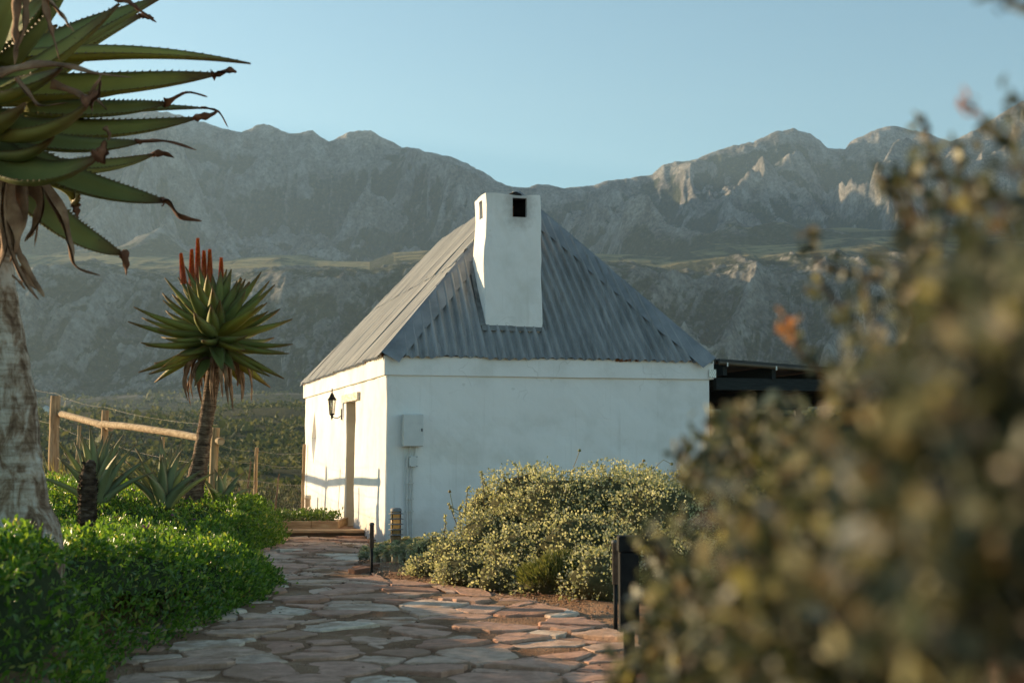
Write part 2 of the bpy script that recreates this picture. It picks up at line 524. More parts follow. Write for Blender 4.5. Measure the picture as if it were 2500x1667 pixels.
# garden ground
def build_ground():
    xs = np.concatenate([np.linspace(-250, -16, 14)[:-1], np.linspace(-16, -9, 15)[:-1], np.linspace(-9, 5, 181), np.linspace(5, 16, 23)[1:], np.linspace(16, 250, 14)[1:]])
    ys = np.concatenate([np.linspace(-250, -8, 14)[:-1], np.linspace(-8, 8, 41)[:-1], np.linspace(8, 24, 241), np.linspace(24, 36, 40)[1:]])
    X, Y = np.meshgrid(xs, ys)
    Z = gz(X, Y) + 0.016 * fbm(X * 2.2, Y * 2.2, 5, 3) * sstep(7, 9, Y)
    Z = Z - 3.0 * sstep(14, 40, np.abs(X)) * sstep(18, 30, Y)
    me = grid_mesh('ground', np.stack([X, Y, Z], 2), [SOIL])
    tag(link(bpy.data.objects.new('ground', me)), 'reddish garden soil around the cottage', None, None, 'structure')
build_ground()

# ------------------------------------------------------------------ flagstone path
def path_soil():
    ys = np.linspace(4, 21.4, 200)
    V = []
    for t in np.linspace(0, 1, 50):
        a = xl(ys) - .25; b = xr(ys) + .05 * np.sin(ys * 5)
        x = a + (b - a) * t
        V.append(np.stack([x, ys, gz(x, ys) * (t > .15) + (t <= .15) * zpath(ys) + 0.006 + 0.016 * fbm(x * 2.2, ys * 2.2, 5, 3)], 1))
    V = np.stack(V, 1)
    V[..., 2] = zpath(V[..., 1]) + 0.022 + 0.02 * fbm(V[..., 0] * 2.2, V[..., 1] * 2.2, 5, 3)
    me = grid_mesh('garden_path', V, [SOIL])
    return tag(link(bpy.data.objects.new('garden_path', me)), 'flagstone path set in red soil leading to the cottage', None, None, 'structure')
PATH = path_soil()

def stone_mat():
    m, nt, b = new_mat('flagstone', 0.95, 0.08)
    p = coord(nt, 'World')
    oi = nt.nodes.new('ShaderNodeObjectInfo')
    base = ramp(nt, oi.outputs['Random'], [(0.0, (.46, .25, .17)), (0.25, (.68, .405, .29)), (0.45, (.57, .34, .245)), (0.65, (.72, .49, .36)), (0.82, (.62, .415, .305)), (0.94, (.78, .62, .48))])
    n = tex_noise(nt, p, 7, 7, 0.65)
    c = mixc(nt, 0.75, base, ramp(nt, n, [(0.3, (.55, .5, .46)), (0.55, (1, 1, 1)), (0.75, (1.25, 1.2, 1.15))]), 'MULTIPLY')
    dirt = ramp(nt, tex_noise(nt, p, 2.6, 6, .7), [(.50, (0, 0, 0)), (.60, (1, 1, 1))])
    c = mixc(nt, mth(nt, 'MULTIPLY', dirt, .7), c, (.40, .245, .16))
    nt.links.new(c, b.inputs['Base Color'])
    bump(nt, b, tex_noise(nt, p, 11, 9, 0.7), 0.8, 0.035)
    return m
STONE = stone_mat()

def clip_poly(poly, p, n):
    out = []
    for i in range(len(poly)):
        a, b = poly[i], poly[(i + 1) % len(poly)]
        da = (a[0] - p[0]) * n[0] + (a[1] - p[1]) * n[1]; db = (b[0] - p[0]) * n[0] + (b[1] - p[1]) * n[1]
        if da <= 0: out.append(a)
        if da * db < 0:
            t = da / (da - db); out.append((a[0] + (b[0] - a[0]) * t, a[1] + (b[1] - a[1]) * t))
    return out

def flagstones():
    r = random.Random(5)
    seeds = []
    tries = 0
    while tries < 14000 and len(seeds) < 285:
        tries += 1
        y = r.uniform(7.6, 20.9); a, b = float(xl(y)) - .1, float(xr(y)) - .02
        x = r.uniform(a, b)
        d0 = 0.24 + .42 * r.random() ** 1.3
        if all(((x - q[0]) / 1.5) ** 2 + ((y - q[1]) / 1.0) ** 2 > d0 * d0 for q in seeds): seeds.append((x, y))
    k = 0
    wt = {q: r.uniform(0, .10) for q in seeds}
    for (x, y) in seeds:
        hw = .85
        poly = [(x - hw, y - hw), (x + hw, y - hw), (x + hw, y + hw), (x - hw, y + hw)]
        gap = r.uniform(.004, .034)
        for q in seeds:
            dx, dy = q[0] - x, q[1] - y; d = math.hypot(dx, dy)
            if 0 < d < 1.8:
                n = (dx / d, dy / d)
                m_ = max(.12 * d, min(.88 * d, d / 2 + (wt[(x, y)] - wt[q]) / (2 * d)))
                poly = clip_poly(poly, (x + n[0] * (m_ - gap), y + n[1] * (m_ - gap)), n)
                if len(poly) < 3: break
        if len(poly) < 3: continue
        ymid = y
        poly = [(min(px, float(xr(py)) + .06), py) for px, py in poly]
        # ragged outline
        pts = []
        for i in range(len(poly)):
            a, b = poly[i], poly[(i + 1) % len(poly)]
            L = math.hypot(b[0] - a[0], b[1] - a[1])
            ns = max(1, int(L / .085))
            for j in range(ns):
                t = j / ns
                q = (a[0] + (b[0] - a[0]) * t, a[1] + (b[1] - a[1]) * t)
                jt = .016 if j == 0 else .030
                pts.append((q[0] + r.uniform(-jt, jt), q[1] + r.uniform(-jt, jt)))
        if len(pts) < 4: continue
        cx = sum(p[0] for p in pts) / len(pts); cy = sum(p[1] for p in pts) / len(pts)
        # round the corners a little
        pts2 = []
        for i in range(len(pts)):
            a, b, c = pts[i - 1], pts[i], pts[(i + 1) % len(pts)]
            pts2.append((b[0] * .9 + (a[0] + c[0]) * .05, b[1] * .9 + (a[1] + c[1]) * .05))
        pts = pts2
        z0 = float(zpath(cy)) + 0.022
        h = r.uniform(-.002, .026); tx, ty = r.uniform(-.05, .05), r.uniform(-.04, .04)
        mb = MB(); n = len(pts)
        vs = []
        for s, dz in ((1.0, -.06), (1.0, h - .007), (.965, h)):
            for p in pts:
                px, py = cx + (p[0] - cx) * s, cy + (p[1] - cy) * s
                zz = z0 + dz + (0 if dz < 0 else (px - cx) * tx + (py - cy) * ty + r.uniform(-.004, .004))
                vs.append((px - cx, py - cy, zz - z0))
        vs.append((0, 0, h + r.uniform(-.004, .006)))
        fs = []
        for l in range(2):
            for i in range(n): fs.append((l * n + i, l * n + (i + 1) % n, (l + 1) * n + (i + 1) % n, (l + 1) * n + i))
        for i in range(n): fs.append((2 * n + i, 2 * n + (i + 1) % n, 3 * n))
        mb.add(vs, fs)
        mb.build('flagstone', STONE, PATH, (cx, cy, z0)); k += 1
    return k
NSTONE = flagstones()


# ------------------------------------------------------------------ cottage
YAW = math.radians(15.362)
HC = Vector((-1.718, 19.422, 0))
HW, HL, HH, HS, HR = 4.766, 8.857, 2.57, 1.856, 2.685
HM = Matrix.Translation(HC) @ Matrix.Rotation(YAW, 4, 'Z')      # local x along the front, y back along the left wall

def plaster_mat(name='whitewashed_plaster', soot=False):
    m, nt, b = new_mat(name, 0.9, 0.1)
    p = coord(nt, 'Object')
    sz = nt.nodes.new('ShaderNodeSeparateXYZ'); nt.links.new(p, sz.inputs[0])
    n = tex_noise(nt, p, 1.3, 7, 0.6)
    c = ramp(nt, n, [(0.3, (.68, .675, .645)), (0.5, (.81, .805, .79)), (0.75, (.85, .845, .83))])
    # splash of red soil at the foot, faint drip streaks
    foot = nt.nodes.new('ShaderNodeMapRange'); foot.inputs[1].default_value = 0.5; foot.inputs[2].default_value = 0.0
    nt.links.new(mth(nt, 'ADD', sz.outputs['Z'], mth(nt, 'MULTIPLY', mth(nt, 'SUBTRACT', tex_noise(nt, p, 2.4, 5), .5), .7)), foot.inputs[0])
    c = mixc(nt, mth(nt, 'MULTIPLY', foot.outputs[0], 0.5), c, (.46, .35, .27))
    st = tex_noise(nt, mapping(nt, p, (9, 9, .35)), 1.5, 5, .6)
    k = ramp(nt, st, [(.58, (0, 0, 0)), (.8, (1, 1, 1))])
    c = mixc(nt, mth(nt, 'MULTIPLY', k, .5), c, (.56, .54, .50))
    vc = nt.nodes.new('ShaderNodeTexVoronoi'); vc.feature = 'DISTANCE_TO_EDGE'; vc.inputs['Scale'].default_value = .9
    wv = nt.nodes.new('ShaderNodeVectorMath'); wv.operation = 'ADD'; nz = nt.nodes.new('ShaderNodeTexNoise'); nz.inputs['Scale'].default_value = 3; nt.links.new(p, nz.inputs['Vector']); nt.links.new(p, wv.inputs[0]); nt.links.new(nz.outputs['Color'], wv.inputs[1]); nt.links.new(wv.outputs[0], vc.inputs['Vector'])
    crk = mth(nt, 'MULTIPLY', mth(nt, 'LESS_THAN', vc.outputs['Distance'], .006), ramp(nt, tex_noise(nt, p, 1.1, 3), [(.52, (0, 0, 0)), (.6, (1, 1, 1))]))
    c = mixc(nt, mth(nt, 'MULTIPLY', crk, .35), c, (.45, .43, .40))
    if soot:
        cx = nt.nodes.new('ShaderNodeVectorMath'); cx.operation = 'DISTANCE'; nt.links.new(mapping(nt, p, (1.6, .8, 1)), cx.inputs[0]); cx.inputs[1].default_value = (.5 * 1.6, 0, 4.78)
        sk = nt.nodes.new('ShaderNodeMapRange'); sk.inputs[1].default_value = .42; sk.inputs[2].default_value = .16
        nt.links.new(mth(nt, 'ADD', cx.outputs['Value'], mth(nt, 'MULTIPLY', mth(nt, 'SUBTRACT', tex_noise(nt, p, 7, 6, .7), .5), .45)), sk.inputs[0])
        c = mixc(nt, mth(nt, 'MULTIPLY', sk.outputs[0], .5), c, (.16, .14, .12))
    sp_ = tex_noise(nt, p, 26, 3, .5)
    k2 = ramp(nt, sp_, [(.74, (0, 0, 0)), (.78, (1, 1, 1))])
    c = mixc(nt, mth(nt, 'MULTIPLY', k2, .25), c, (.5, .47, .42))
    nt.links.new(c, b.inputs['Base Color'])
    h = mth(nt, 'ADD', mth(nt, 'MULTIPLY', tex_noise(nt, p, 2.6, 4, .5), 1.0), mth(nt, 'MULTIPLY', tex_noise(nt, p, 38, 5, .6), .14))
    bump(nt, b, h, 0.4, 0.03)
    return m
PLASTER = plaster_mat()
PLASTER_C = plaster_mat('sooty_plaster', True)

def zinc_mat(name, a, bs, k=1.0):
    m, nt, b = new_mat(name, 0.6, 0.35)
    p = coord(nt, 'Object')
    n = tex_noise(nt, mapping(nt, p, a), 1.0, 8, 0.65)
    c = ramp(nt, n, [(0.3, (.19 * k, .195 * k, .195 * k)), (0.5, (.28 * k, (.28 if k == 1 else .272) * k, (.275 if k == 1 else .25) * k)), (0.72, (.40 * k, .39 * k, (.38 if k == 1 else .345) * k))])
    rust = ramp(nt, tex_noise(nt, mapping(nt, p, (max(a[0] * .8, .9), max(a[1] * .8, .9), .8)), 2.4, 8, .72), [(.60, (0, 0, 0)), (.75, (1, 1, 1))])
    c = mixc(nt, mth(nt, 'MULTIPLY', rust, .6), c, (.13, .085, .055))
    lich = ramp(nt, tex_noise(nt, p, 17, 5, .7), [(.64, (0, 0, 0)), (.70, (1, 1, 1))])
    c = mixc(nt, mth(nt, 'MULTIPLY', lich, .55), c, (.42, .41, .37))
    dk = ramp(nt, tex_noise(nt, mapping(nt, p, bs), 1.3, 7, .7), [(.50, (0, 0, 0)), (.68, (1, 1, 1))])
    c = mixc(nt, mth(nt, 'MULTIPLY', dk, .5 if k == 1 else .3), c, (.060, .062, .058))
    nt.links.new(c, b.inputs['Base Color'])
    b.inputs['Metallic'].default_value = 0.2
    nt.links.new(ramp(nt, n, [(.3, (.68,) * 3), (.7, (.5,) * 3)]), b.inputs['Roughness'])
    bump(nt, b, tex_noise(nt, p, 30, 5, .6), .2, .006)
    return m
ZINC = zinc_mat('weathered_zinc_sheet', (3, .9, .9), (7, .7, .7))
ZINC_LIT = zinc_mat('weathered_zinc_lit_sheet', (.9, 3, .9), (.7, 7, .7), 1.35)  # same sheet, left slope's sunlight put into the colour: brighter and warmer
ZCAP = pmat('zinc_flashing', [(0.3, (.17, .178, .185)), (0.5, (.25, .255, .26)), (0.7, (.33, .33, .33))], 2.4, 0.6, 0.35, 20, .15, .005, metal=.2)
SOOT = pmat('soot_black', [(0.3, (.008, .007, .006)), (0.7, (.03, .024, .02))], 9, .95, .1, 30, .5)
IRON = pmat('black_iron', [(0.3, (.008, .008, .009)), (0.7, (.02, .019, .018))], 14, .7, .15, 40, .2, .003)
RUST = pmat('rusty_edge', [(0.3, (.12, .045, .02)), (0.7, (.26, .10, .04))], 18, .9, .2, 40, .4, .004)
WOOD_T = pmat('sun_bleached_timber', [(0.3, (.30, .18, .10)), (0.5, (.46, .30, .17)), (0.7, (.58, .42, .26))], 3, .85, .2, 9, .5, .01, stretch=(1.2, 9, 9))
WOOD_W = pmat('whitewashed_timber', [(0.3, (.45, .36, .27)), (0.5, (.66, .60, .52)), (0.7, (.78, .75, .70))], 5, .85, .2, 14, .5, .01, stretch=(5, 1, 5))
DOORP = pmat('dark_green_door_paint', [(0.3, (.05, .06, .05)), (0.7, (.09, .10, .085))], 5, .5, .4)
GREYBOX = pmat('grey_enamel', [(0.3, (.56, .57, .57)), (0.7, (.66, .67, .66))], 6, .45, .4)
PVC = pmat('painted_conduit', [(0.3, (.50, .49, .47)), (0.7, (.66, .65, .62))], 9, .6, .3)

COT = thing('cottage', HC, 'white plastered cottage with a grey corrugated hipped roof and tapering chimney', 'cottage', rz=YAW)

def lumpy(o, amp, scale, seed=0):
    me = o.data
    n = len(me.vertices); co = np.zeros(n * 3, np.float32); me.vertices.foreach_get('co', co); co = co.reshape(-1, 3)
    no = np.zeros(n * 3, np.float32); me.vertices.foreach_get('normal', no); no = no.reshape(-1, 3)
    d = fbm(co[:, 0] * scale + co[:, 2] * scale * .83 + 7, co[:, 1] * scale + co[:, 2] * scale * 1.1, 3, seed) * amp
    co += no * d[:, None]
    me.vertices.foreach_set('co', co.ravel()); me.update()

def solid_grid(name, lo, hi, step, bev=0.0):
    """closed box with evenly subdivided faces and softened edges"""
    bm = bmesh.new()
    bmesh.ops.create_cube(bm, size=1)
    for v in bm.verts:
        v.co = Vector([lo[i] + (v.co[i] + .5) * (hi[i] - lo[i]) for i in range(3)])
    if bev: bmesh.ops.bevel(bm, geom=[e for e in bm.edges if abs((e.verts[0].co - e.verts[1].co).normalized().z) > .9], offset=bev, segments=3, profile=.5, affect='EDGES')
    for ax in range(3):
        k = int((hi[ax] - lo[ax]) / step)
        for i in range(1, k):
            p = Vector((0, 0, 0)); p[ax] = lo[ax] + (hi[ax] - lo[ax]) * i / k
            nn = Vector((0, 0, 0)); nn[ax] = 1
            bmesh.ops.bisect_plane(bm, geom=bm.verts[:] + bm.edges[:] + bm.faces[:], plane_co=p, plane_no=nn)
    bmesh.ops.recalc_face_normals(bm, faces=bm.faces[:])
    me = bpy.data.meshes.new(name); bm.to_mesh(me); bm.free()
    return bpy.data.objects.new(name, me)

def cutter(vs, fs):
    me = bpy.data.meshes.new('cut'); me.from_pydata(vs, [], fs); me.update()
    bm = bmesh.new(); bm.from_mesh(me); bmesh.ops.recalc_face_normals(bm, faces=bm.faces[:]); bm.to_mesh(me); bm.free()
    o = bpy.data.objects.new('cut', me); COL.objects.link(o); return o

def box_cut(lo, hi):
    mb = MB().box(lo, hi)
    return cutter([tuple(v) for v in mb.v], mb.f)

def subtract(o, cuts):
    for c in cuts:
        c.parent = o.parent; c.location = o.location
        md = o.modifiers.new('b', 'BOOLEAN'); md.operation = 'DIFFERENCE'; md.object = c; md.solver = 'EXACT'
    bpy.context.view_layer.update()
    bake(o)
    for c in cuts:
        me = c.data; bpy.data.objects.remove(c); bpy.data.meshes.remove(me)

wall = solid_grid('wall', (0, 0, -.25), (HW, HL, HH - .02), 0.13, .035)
link(wall, COT)
lumpy(wall, .016, 1.3, 3); lumpy(wall, .005, 6, 8)
# battered foot
for v in wall.data.vertices:
    k = max(0, .9 - v.co.z) * .02
    if v.co.x < .06: v.co.x -= k
    if v.co.y < .06: v.co.y -= k
wall.data.materials.append(PLASTER)
dia = [(7.46 - .36, 1.52), (7.46, 1.02), (7.46 + .36, 1.52), (7.46, 2.02)]
dv = [(-.3, a, b) for a, b in dia] + [(.24, a, b) for a, b in dia]
subtract(wall, [box_cut((-.3, 2.63, .07), (.42, 3.55, 2.05)), cutter(dv, [(0, 1, 2, 3), (7, 6, 5, 4), (0, 4, 5, 1), (1, 5, 6, 2), (2, 6, 7, 3), (3, 7, 4, 0)])])

# plaster band under the eaves: four boards of a frame, each proud of the wall
BZ0, BZ1 = HH - .262, HH + .012
t = .035
fb = []
for nm, lo, hi in (('front', (-t, -t, BZ0), (HW + t + .02, .02, BZ1)), ('left', (-t - .002, .022, BZ0), (.02, HL + t, BZ1)), ('right', (HW - .02, .022, BZ0), (HW + t + .018, HL + t, BZ1)), ('back', (.022, HL - .02, BZ0), (HW - .022, HL + t - .002, BZ1))):
    o = solid_grid('eaves_band', lo, hi, .12); link(o, COT); lumpy(o, .007, 2.2, len(nm)); o.data.materials.append(PLASTER); bevel(o, .006, 2)

door = MB().box((.40, 2.60, .05), (.45, 3.58, 2.08)).build('door', DOORP, COT)
MB().box((.385, 2.72, .98), (.40, 2.75, 1.12)).tube([(.37, 2.735, 1.05), (.37, 2.85, 1.05)], .009, 6).build('door_handle', IRON, door)
o = solid_grid('lintel', (-.045, 2.22, 2.05), (.10, 3.82, 2.17), .09); link(o, COT); lumpy(o, .012, 6, 5); o.data.materials.append(WOOD_W)
MB().box((.012, 3.535, .088), (.40, 3.556, 2.046)).build('jamb_bounce_panel', pmat('jamb_bounce_tan', [(.3, (.52, .44, .34)), (.7, (.64, .56, .45))], 4, .85, .1, 20, .3), COT)  # added board; warm bounced light on the plaster jamb put into its tan
o = MB().box((-.02, 2.60, .03), (.38, 3.58, .085)).build('door_sill', WOOD_T, COT)

# ---- roof
EZ = HH + .015
OV = .045
ridge_a = Vector((HW / 2, HS, HH + HR)); ridge_b = Vector((HW / 2, HL - HS, HH + HR))
ROOFS = MB().add([(-OV, -OV, EZ - .01), (HW + OV, -OV, EZ - .01), (HW + OV, HL + OV, EZ - .01), (-OV, HL + OV, EZ - .01), ridge_a + Vector((0, 0, -.035)), ridge_b + Vector((0, 0, -.035))],
                 [(0, 1, 4), (1, 2, 5, 4), (2, 3, 5), (3, 0, 4, 5), (3, 2, 1, 0)])
roof = ROOFS.build('roof', ZINC, COT)

PITCHW = .138
def corr_sheet(uv2p, nrm, u0, u1, qfun, seed, lift, name, per=8, rows=None, amp=.029, mat=None):
    """corrugated sheet: waves across u, running up q"""
    r = random.Random(seed)
    n = max(2, int(round((u1 - u0) / PITCHW * per)) + 1)
    us = np.linspace(u0, u1, n)
    q0 = -r.uniform(.02, .05)
    R = rows or 10
    V = np.zeros((R, n, 3))
    for j, u in enumerate(us):
        qm = qfun(u)
        for i in range(R):
            q = q0 + (qm - q0) * i / (R - 1)
            P = uv2p(u, q)
            hgt = amp * math.cos(2 * math.pi * u / PITCHW) + lift + .004 * math.sin(u * 3.1 + q * 2.3 + seed)
            if i == 0: hgt += -.006 + .006 * math.sin(u * 9 + seed)
            V[i, j] = P + nrm * hgt
    me = grid_mesh(name, V, [mat or ZINC])
    return link(bpy.data.objects.new(name, me), roof)

# front hip face; the sheets fan out a little towards the right
sl_f = math.hypot(HS + OV, HR)
dq_f = Vector((0, (HS + OV) / sl_f, HR / sl_f)); n_f = Vector((0, -HR / sl_f, (HS + OV) / sl_f))
FAN = math.tan(math.radians(17))
def f_p(u, q):
    a = FAN * np.clip((u - .9) / HW, 0, 1)
    return Vector((u - q * a, -OV, EZ)) + dq_f * q
half = HW / 2 + OV
def f_q(u):
    a = FAN * np.clip((u - .9) / HW, 0, 1)
    k = half / sl_f
    # left hip: u - q a = -OV + k q ; right hip: u - q a = HW+OV - k q
    ql = (u + OV) / (k + a)
    qr = (HW + OV - u) / (k - a) if k > a else 99
    return max(0.0, min(ql, qr) - .02)
edges = np.linspace(-OV + .03, HW + OV - .03, 8)
for i in range(7):
    corr_sheet(f_p, n_f, edges[i], edges[i + 1] + (.05 if i < 6 else 0), f_q, i, .018 + (.006 if i % 2 else 0), 'roof_sheet')
# left face
sl_l = math.hypot(half, HR)
dq_l = Vector((half / sl_l, 0, HR / sl_l)); n_l = Vector((-HR / sl_l, 0, half / sl_l))
def l_p(u, q): return Vector((-OV, u, EZ)) + dq_l * q
def l_q(u):
    k = (HS + OV) / sl_l
    return max(0.0, min((u + OV) / k, (HL + OV - u) / k, sl_l) - .02)
edges = np.linspace(-OV + .03, HL + OV - .03, 13)
for i in range(12):
    corr_sheet(l_p, n_l, edges[i], edges[i + 1] + (.05 if i < 11 else 0), lambda u: min(l_q(u), 1.95), 20 + i, .018 + (.005 if i % 2 else 0), 'roof_sheet', mat=ZINC_LIT)
    if max(l_q(edges[i]), l_q(edges[i + 1])) > 1.9:
        def up_p(u, q): return l_p(u, q + 1.86)
        corr_sheet(up_p, n_l, max(edges[i], 1.0), min(edges[i + 1] + .05, HL - 1.0), lambda u: max(0.0, l_q(u) - 1.86), 60 + i, .034 + (.005 if i % 2 else 0), 'roof_sheet', mat=ZINC_LIT)
# right face as well, for other viewpoints
n_r = Vector((HR / sl_l, 0, half / sl_l)); dq_r = Vector((-half / sl_l, 0, HR / sl_l))
def r_p(u, q): return Vector((HW + OV, u, EZ)) + dq_r * q
edges = np.linspace(-OV + .03, HL + OV - .03, 7)
for i in range(6):
    corr_sheet(r_p, n_r, edges[i], edges[i + 1] + (.05 if i < 5 else 0), l_q, 90 + i, .018 + (.006 if i % 2 else 0), 'roof_sheet', per=6, rows=4, mat=ZINC_LIT)

# bolt heads in rows
bb = MB()
def bolt(P, nrm):
    q = nrm.to_track_quat('Z', 'Y').to_matrix().to_4x4()
    bb.add([Matrix.Translation(P) @ q @ Vector(v) for v in ((.011, 0, 0), (0, .011, 0), (-.011, 0, 0), (0, -.011, 0), (0, 0, .009))], [(0, 1, 4), (1, 2, 4), (2, 3, 4), (3, 0, 4)])
for q in (.18, 1.0, 1.95, 2.9):
    u = .1
    while u < HL:
        if l_q(u) > q + .1: bolt(l_p(round(u / PITCHW) * PITCHW, q) + n_l * (.037 + (.016 if q > 1.86 else 0)), n_l)
        u += PITCHW * 2
for q in (.2, 1.1):
    u = .2
    while u < HW:
        if f_q(u) > q + .1: bolt(f_p(round(u / PITCHW) * PITCHW, q) + n_f * .039, n_f)
        u += PITCHW * 2
o = bb.build('roof_bolts', RUST, roof); o['kind'] = 'stuff'

def hip_cap(a, b, na, nb, da, db, wa, wb, seed, name='hip_cap'):
    """folded flashing along a..b; da/db point down into each face"""
    r = random.Random(seed)
    N = 26
    prof = []
    for k in range(9):
        s = k / 8
        if s < .38: prof.append(('a', wa * (1 - s / .38) + .05 * (s / .38), .034 if s > 0 else .026))
        elif s > .62: prof.append(('b', wb * ((s - .62) / .38) + .05 * (1 - (s - .62) / .38), .034 if s < 1 else .026))
        else: prof.append(('m', (s - .38) / .24, .05))
    V = np.zeros((N, 9, 3))
    axis = (b - a)
    for i in range(N):
        t = i / (N - 1)
        P = a + axis * t
        wob = .012 * math.sin(t * 23 + seed) + .008 * math.sin(t * 51 + 2 * seed)
        for j, (kd, w, hgt) in enumerate(prof):
            step = .006 if t > .52 else 0
            if kd == 'a': Q = P + da * (w + wob) + na * (hgt + step)
            elif kd == 'b': Q = P + db * (w + wob * .5) + nb * (hgt + step)
            else:
                nn = (na * (1 - w) + nb * w).normalized()
                Q = P + (da * (1 - w) + db * w) * .04 + nn * (hgt + .02 + step)
            V[i, j] = Q
    me = grid_mesh(name, V, [ZCAP])
    return link(bpy.data.objects.new(name, me), roof)

c_fl = Vector((-OV - .02, -OV - .02, EZ)); c_fr = Vector((HW + OV, -OV - .02, EZ)); c_bl = Vector((-OV, HL + OV, EZ)); c_br = Vector((HW + OV, HL + OV, EZ))
n_b = Vector((0, HR / sl_f, (HS + OV) / sl_f))
def into(axis, nrm, toward):
    d = axis.normalized().cross(nrm).normalized()
    return d if d.dot(toward) > 0 else -d
ax = ridge_a - c_fl
hip_cap(c_fl, ridge_a, n_l, n_f, into(ax, n_l, Vector((0, 1, 0))), into(ax, n_f, Vector((1, 0, 0))), .20, .25, 1)
ax = ridge_a - c_fr
hip_cap(c_fr, ridge_a, n_f, n_r, into(ax, n_f, Vector((-1, 0, 0))), into(ax, n_r, Vector((0, 1, 0))), .27, .18, 2)
ax = ridge_b - c_bl
hip_cap(c_bl, ridge_b, n_l, n_b, into(ax, n_l, Vector((0, -1, 0))), into(ax, n_b, Vector((1, 0, 0))), .2, .2, 3)
ax = ridge_b - c_br
hip_cap(c_br, ridge_b, n_r, n_b, into(ax, n_r, Vector((0, -1, 0))), into(ax, n_b, Vector((-1, 0, 0))), .2, .2, 4)
hip_cap(ridge_a, ridge_b, n_l, n_r, Vector((-half, 0, -HR)).normalized(), Vector((half, 0, -HR)).normalized(), .2, .2, 5, 'ridge_cap')
# rust along the left eaves edge
er = MB()
for i in range(70):
    u = .02 + i * HL / 70 + random.uniform(-.03, .03); w = random.uniform(.03, .1); hh = random.uniform(.008, .028)
    er.box((-OV - .012, u, EZ - hh), (-OV + .004, u + w, EZ + .008), jit=.004)
for i in range(6):
    u = 3.3 + i * .06; er.box((u, -OV - .008, EZ - random.uniform(.015, .045)), (u + .05, -OV + .002, EZ - .004), jit=.005)
o = er.build('rusted_edge', RUST, roof); o['kind'] = 'stuff'

# ---- chimney
chim = solid_grid('chimney', (0, 0, 0), (.812, .68, 1.0), .07, .02)
chim.location = (1.455, .235, 0)
zb, zt_ = 2.75, 4.93
for v in chim.data.vertices:
    t = v.co.z
    x, y = v.co.x - .406, v.co.y - .31
    k = 1 + .05 * (1 - t)
    k += .05 * math.exp(-((t - .52) / .16) ** 2) * (1 if x > 0 else .2)
    v.co.x = .406 + x * k + .012 * math.sin(t * 9); v.co.y = .31 + y * (1 + .03 * (1 - t))
    v.co.z = zb + t * (zt_ - zb) + (.012 * math.sin(x * 9 + y * 7) if t > .99 else 0)
chim.data.update()
link(chim, COT); lumpy(chim, .016, 3.1, 4); lumpy(chim, .006, 12, 6)
chim.data.materials.append(PLASTER_C)
ck = .42
subtract(chim, [box_cut((.40, -.2, 4.61), (.61, .45, 4.885)), box_cut((-.2, .22, 4.61), (.42, .40, 4.87))])
bevel(chim, .012, 2)
for lo, hi, nm in (((.402, .075, 4.612), (.608, .30, 4.883), 'f'),):
    pass
mb = MB()
mb.box((.396, .30, 4.60), (.614, .32, 4.89))
mb.box((.396, .06, 4.60), (.403, .30, 4.89)); mb.box((.607, .06, 4.60), (.614, .30, 4.89))
mb.box((.40, .05, 4.604), (.61, .30, 4.615)); mb.box((.40, .05, 4.879), (.61, .30, 4.89))
mb.box((.30, .215, 4.60), (.32, .405, 4.88)); mb.box((.06, .215, 4.604), (.30, .225, 4.875)); mb.box((.06, .395, 4.604), (.30, .405, 4.875))
mb.build('flue_lining', SOOT, chim)
br = MB()
for i in range(4): br.box((.42, .20, 4.625 + i * .045), (.47, .27, 4.662 + i * .045), jit=.004)
br.build('flue_brick', pmat('sooty_brick', [(.3, (.10, .045, .025)), (.7, (.25, .12, .065))], 20, .9, .1, 40, .4), chim)
cw = MB().lathe([(.02, 0), (.12, 0), (.125, .02), (.115, .05), (.085, .085), (.03, .11), (.0, .112)], 14, Matrix.Translation((.52, .30, 4.915)))
cw.build('chimney_cowl', SOOT, chim)
# lead flashing skirt where the chimney meets the roof
fl = MB()
fz = lambda y: EZ + HR * (y + OV) / (HS + OV) + .03
for (x0, y0, x1, y1) in ((1.42, .27, 2.30, .27), (1.42, .27, 1.42, .92), (2.30, .27, 2.30, .92)):
    pass
fl.add([(1.40, .185, fz(.185) + .03), (2.33, .185, fz(.185) + .03), (2.33, .245, fz(.245) + .05), (1.40, .245, fz(.245) + .05)], [(0, 1, 2, 3)])
fl.add([(1.37, .22, fz(.22) + .05), (1.45, .22, fz(.22) + .07), (1.47, .93, fz(.93) + .07), (1.39, .93, fz(.93) + .05)], [(0, 1, 2, 3)])
fl.add([(2.29, .22, fz(.22) + .07), (2.36, .22, fz(.22) + .05), (2.34, .93, fz(.93) + .05), (2.27, .93, fz(.93) + .07)], [(0, 1, 2, 3)])
fl.build('chimney_flashing', pmat('stained_flashing', [(.3, (.09, .09, .085)), (.6, (.20, .20, .195)), (.8, (.3, .3, .285))], 8, .7, .3), roof)

# galvanised connector plate at the right end of the eaves band
GALV = pmat('galvanised_plate', [(.3, (.45, .47, .48)), (.7, (.6, .62, .62))], 12, .4, .5, metal=.6)
pl = MB().box((HW - .03, -.062, HH - .235), (HW + .075, -.048, HH - .115)).build('connector_plate', GALV, COT)
hl = MB()
for i in range(3):
    for j in range(4):
        hl.lathe([(.006, 0), (.006, .003)], 6, Matrix.Translation((HW - .012 + i * .03 + (j % 2) * .012, -.0625, HH - .22 + j * .03)) @ Matrix.Rotation(math.pi / 2, 4, 'X'))
o = hl.build('screw_holes', IRON, pl); o['kind'] = 'stuff'

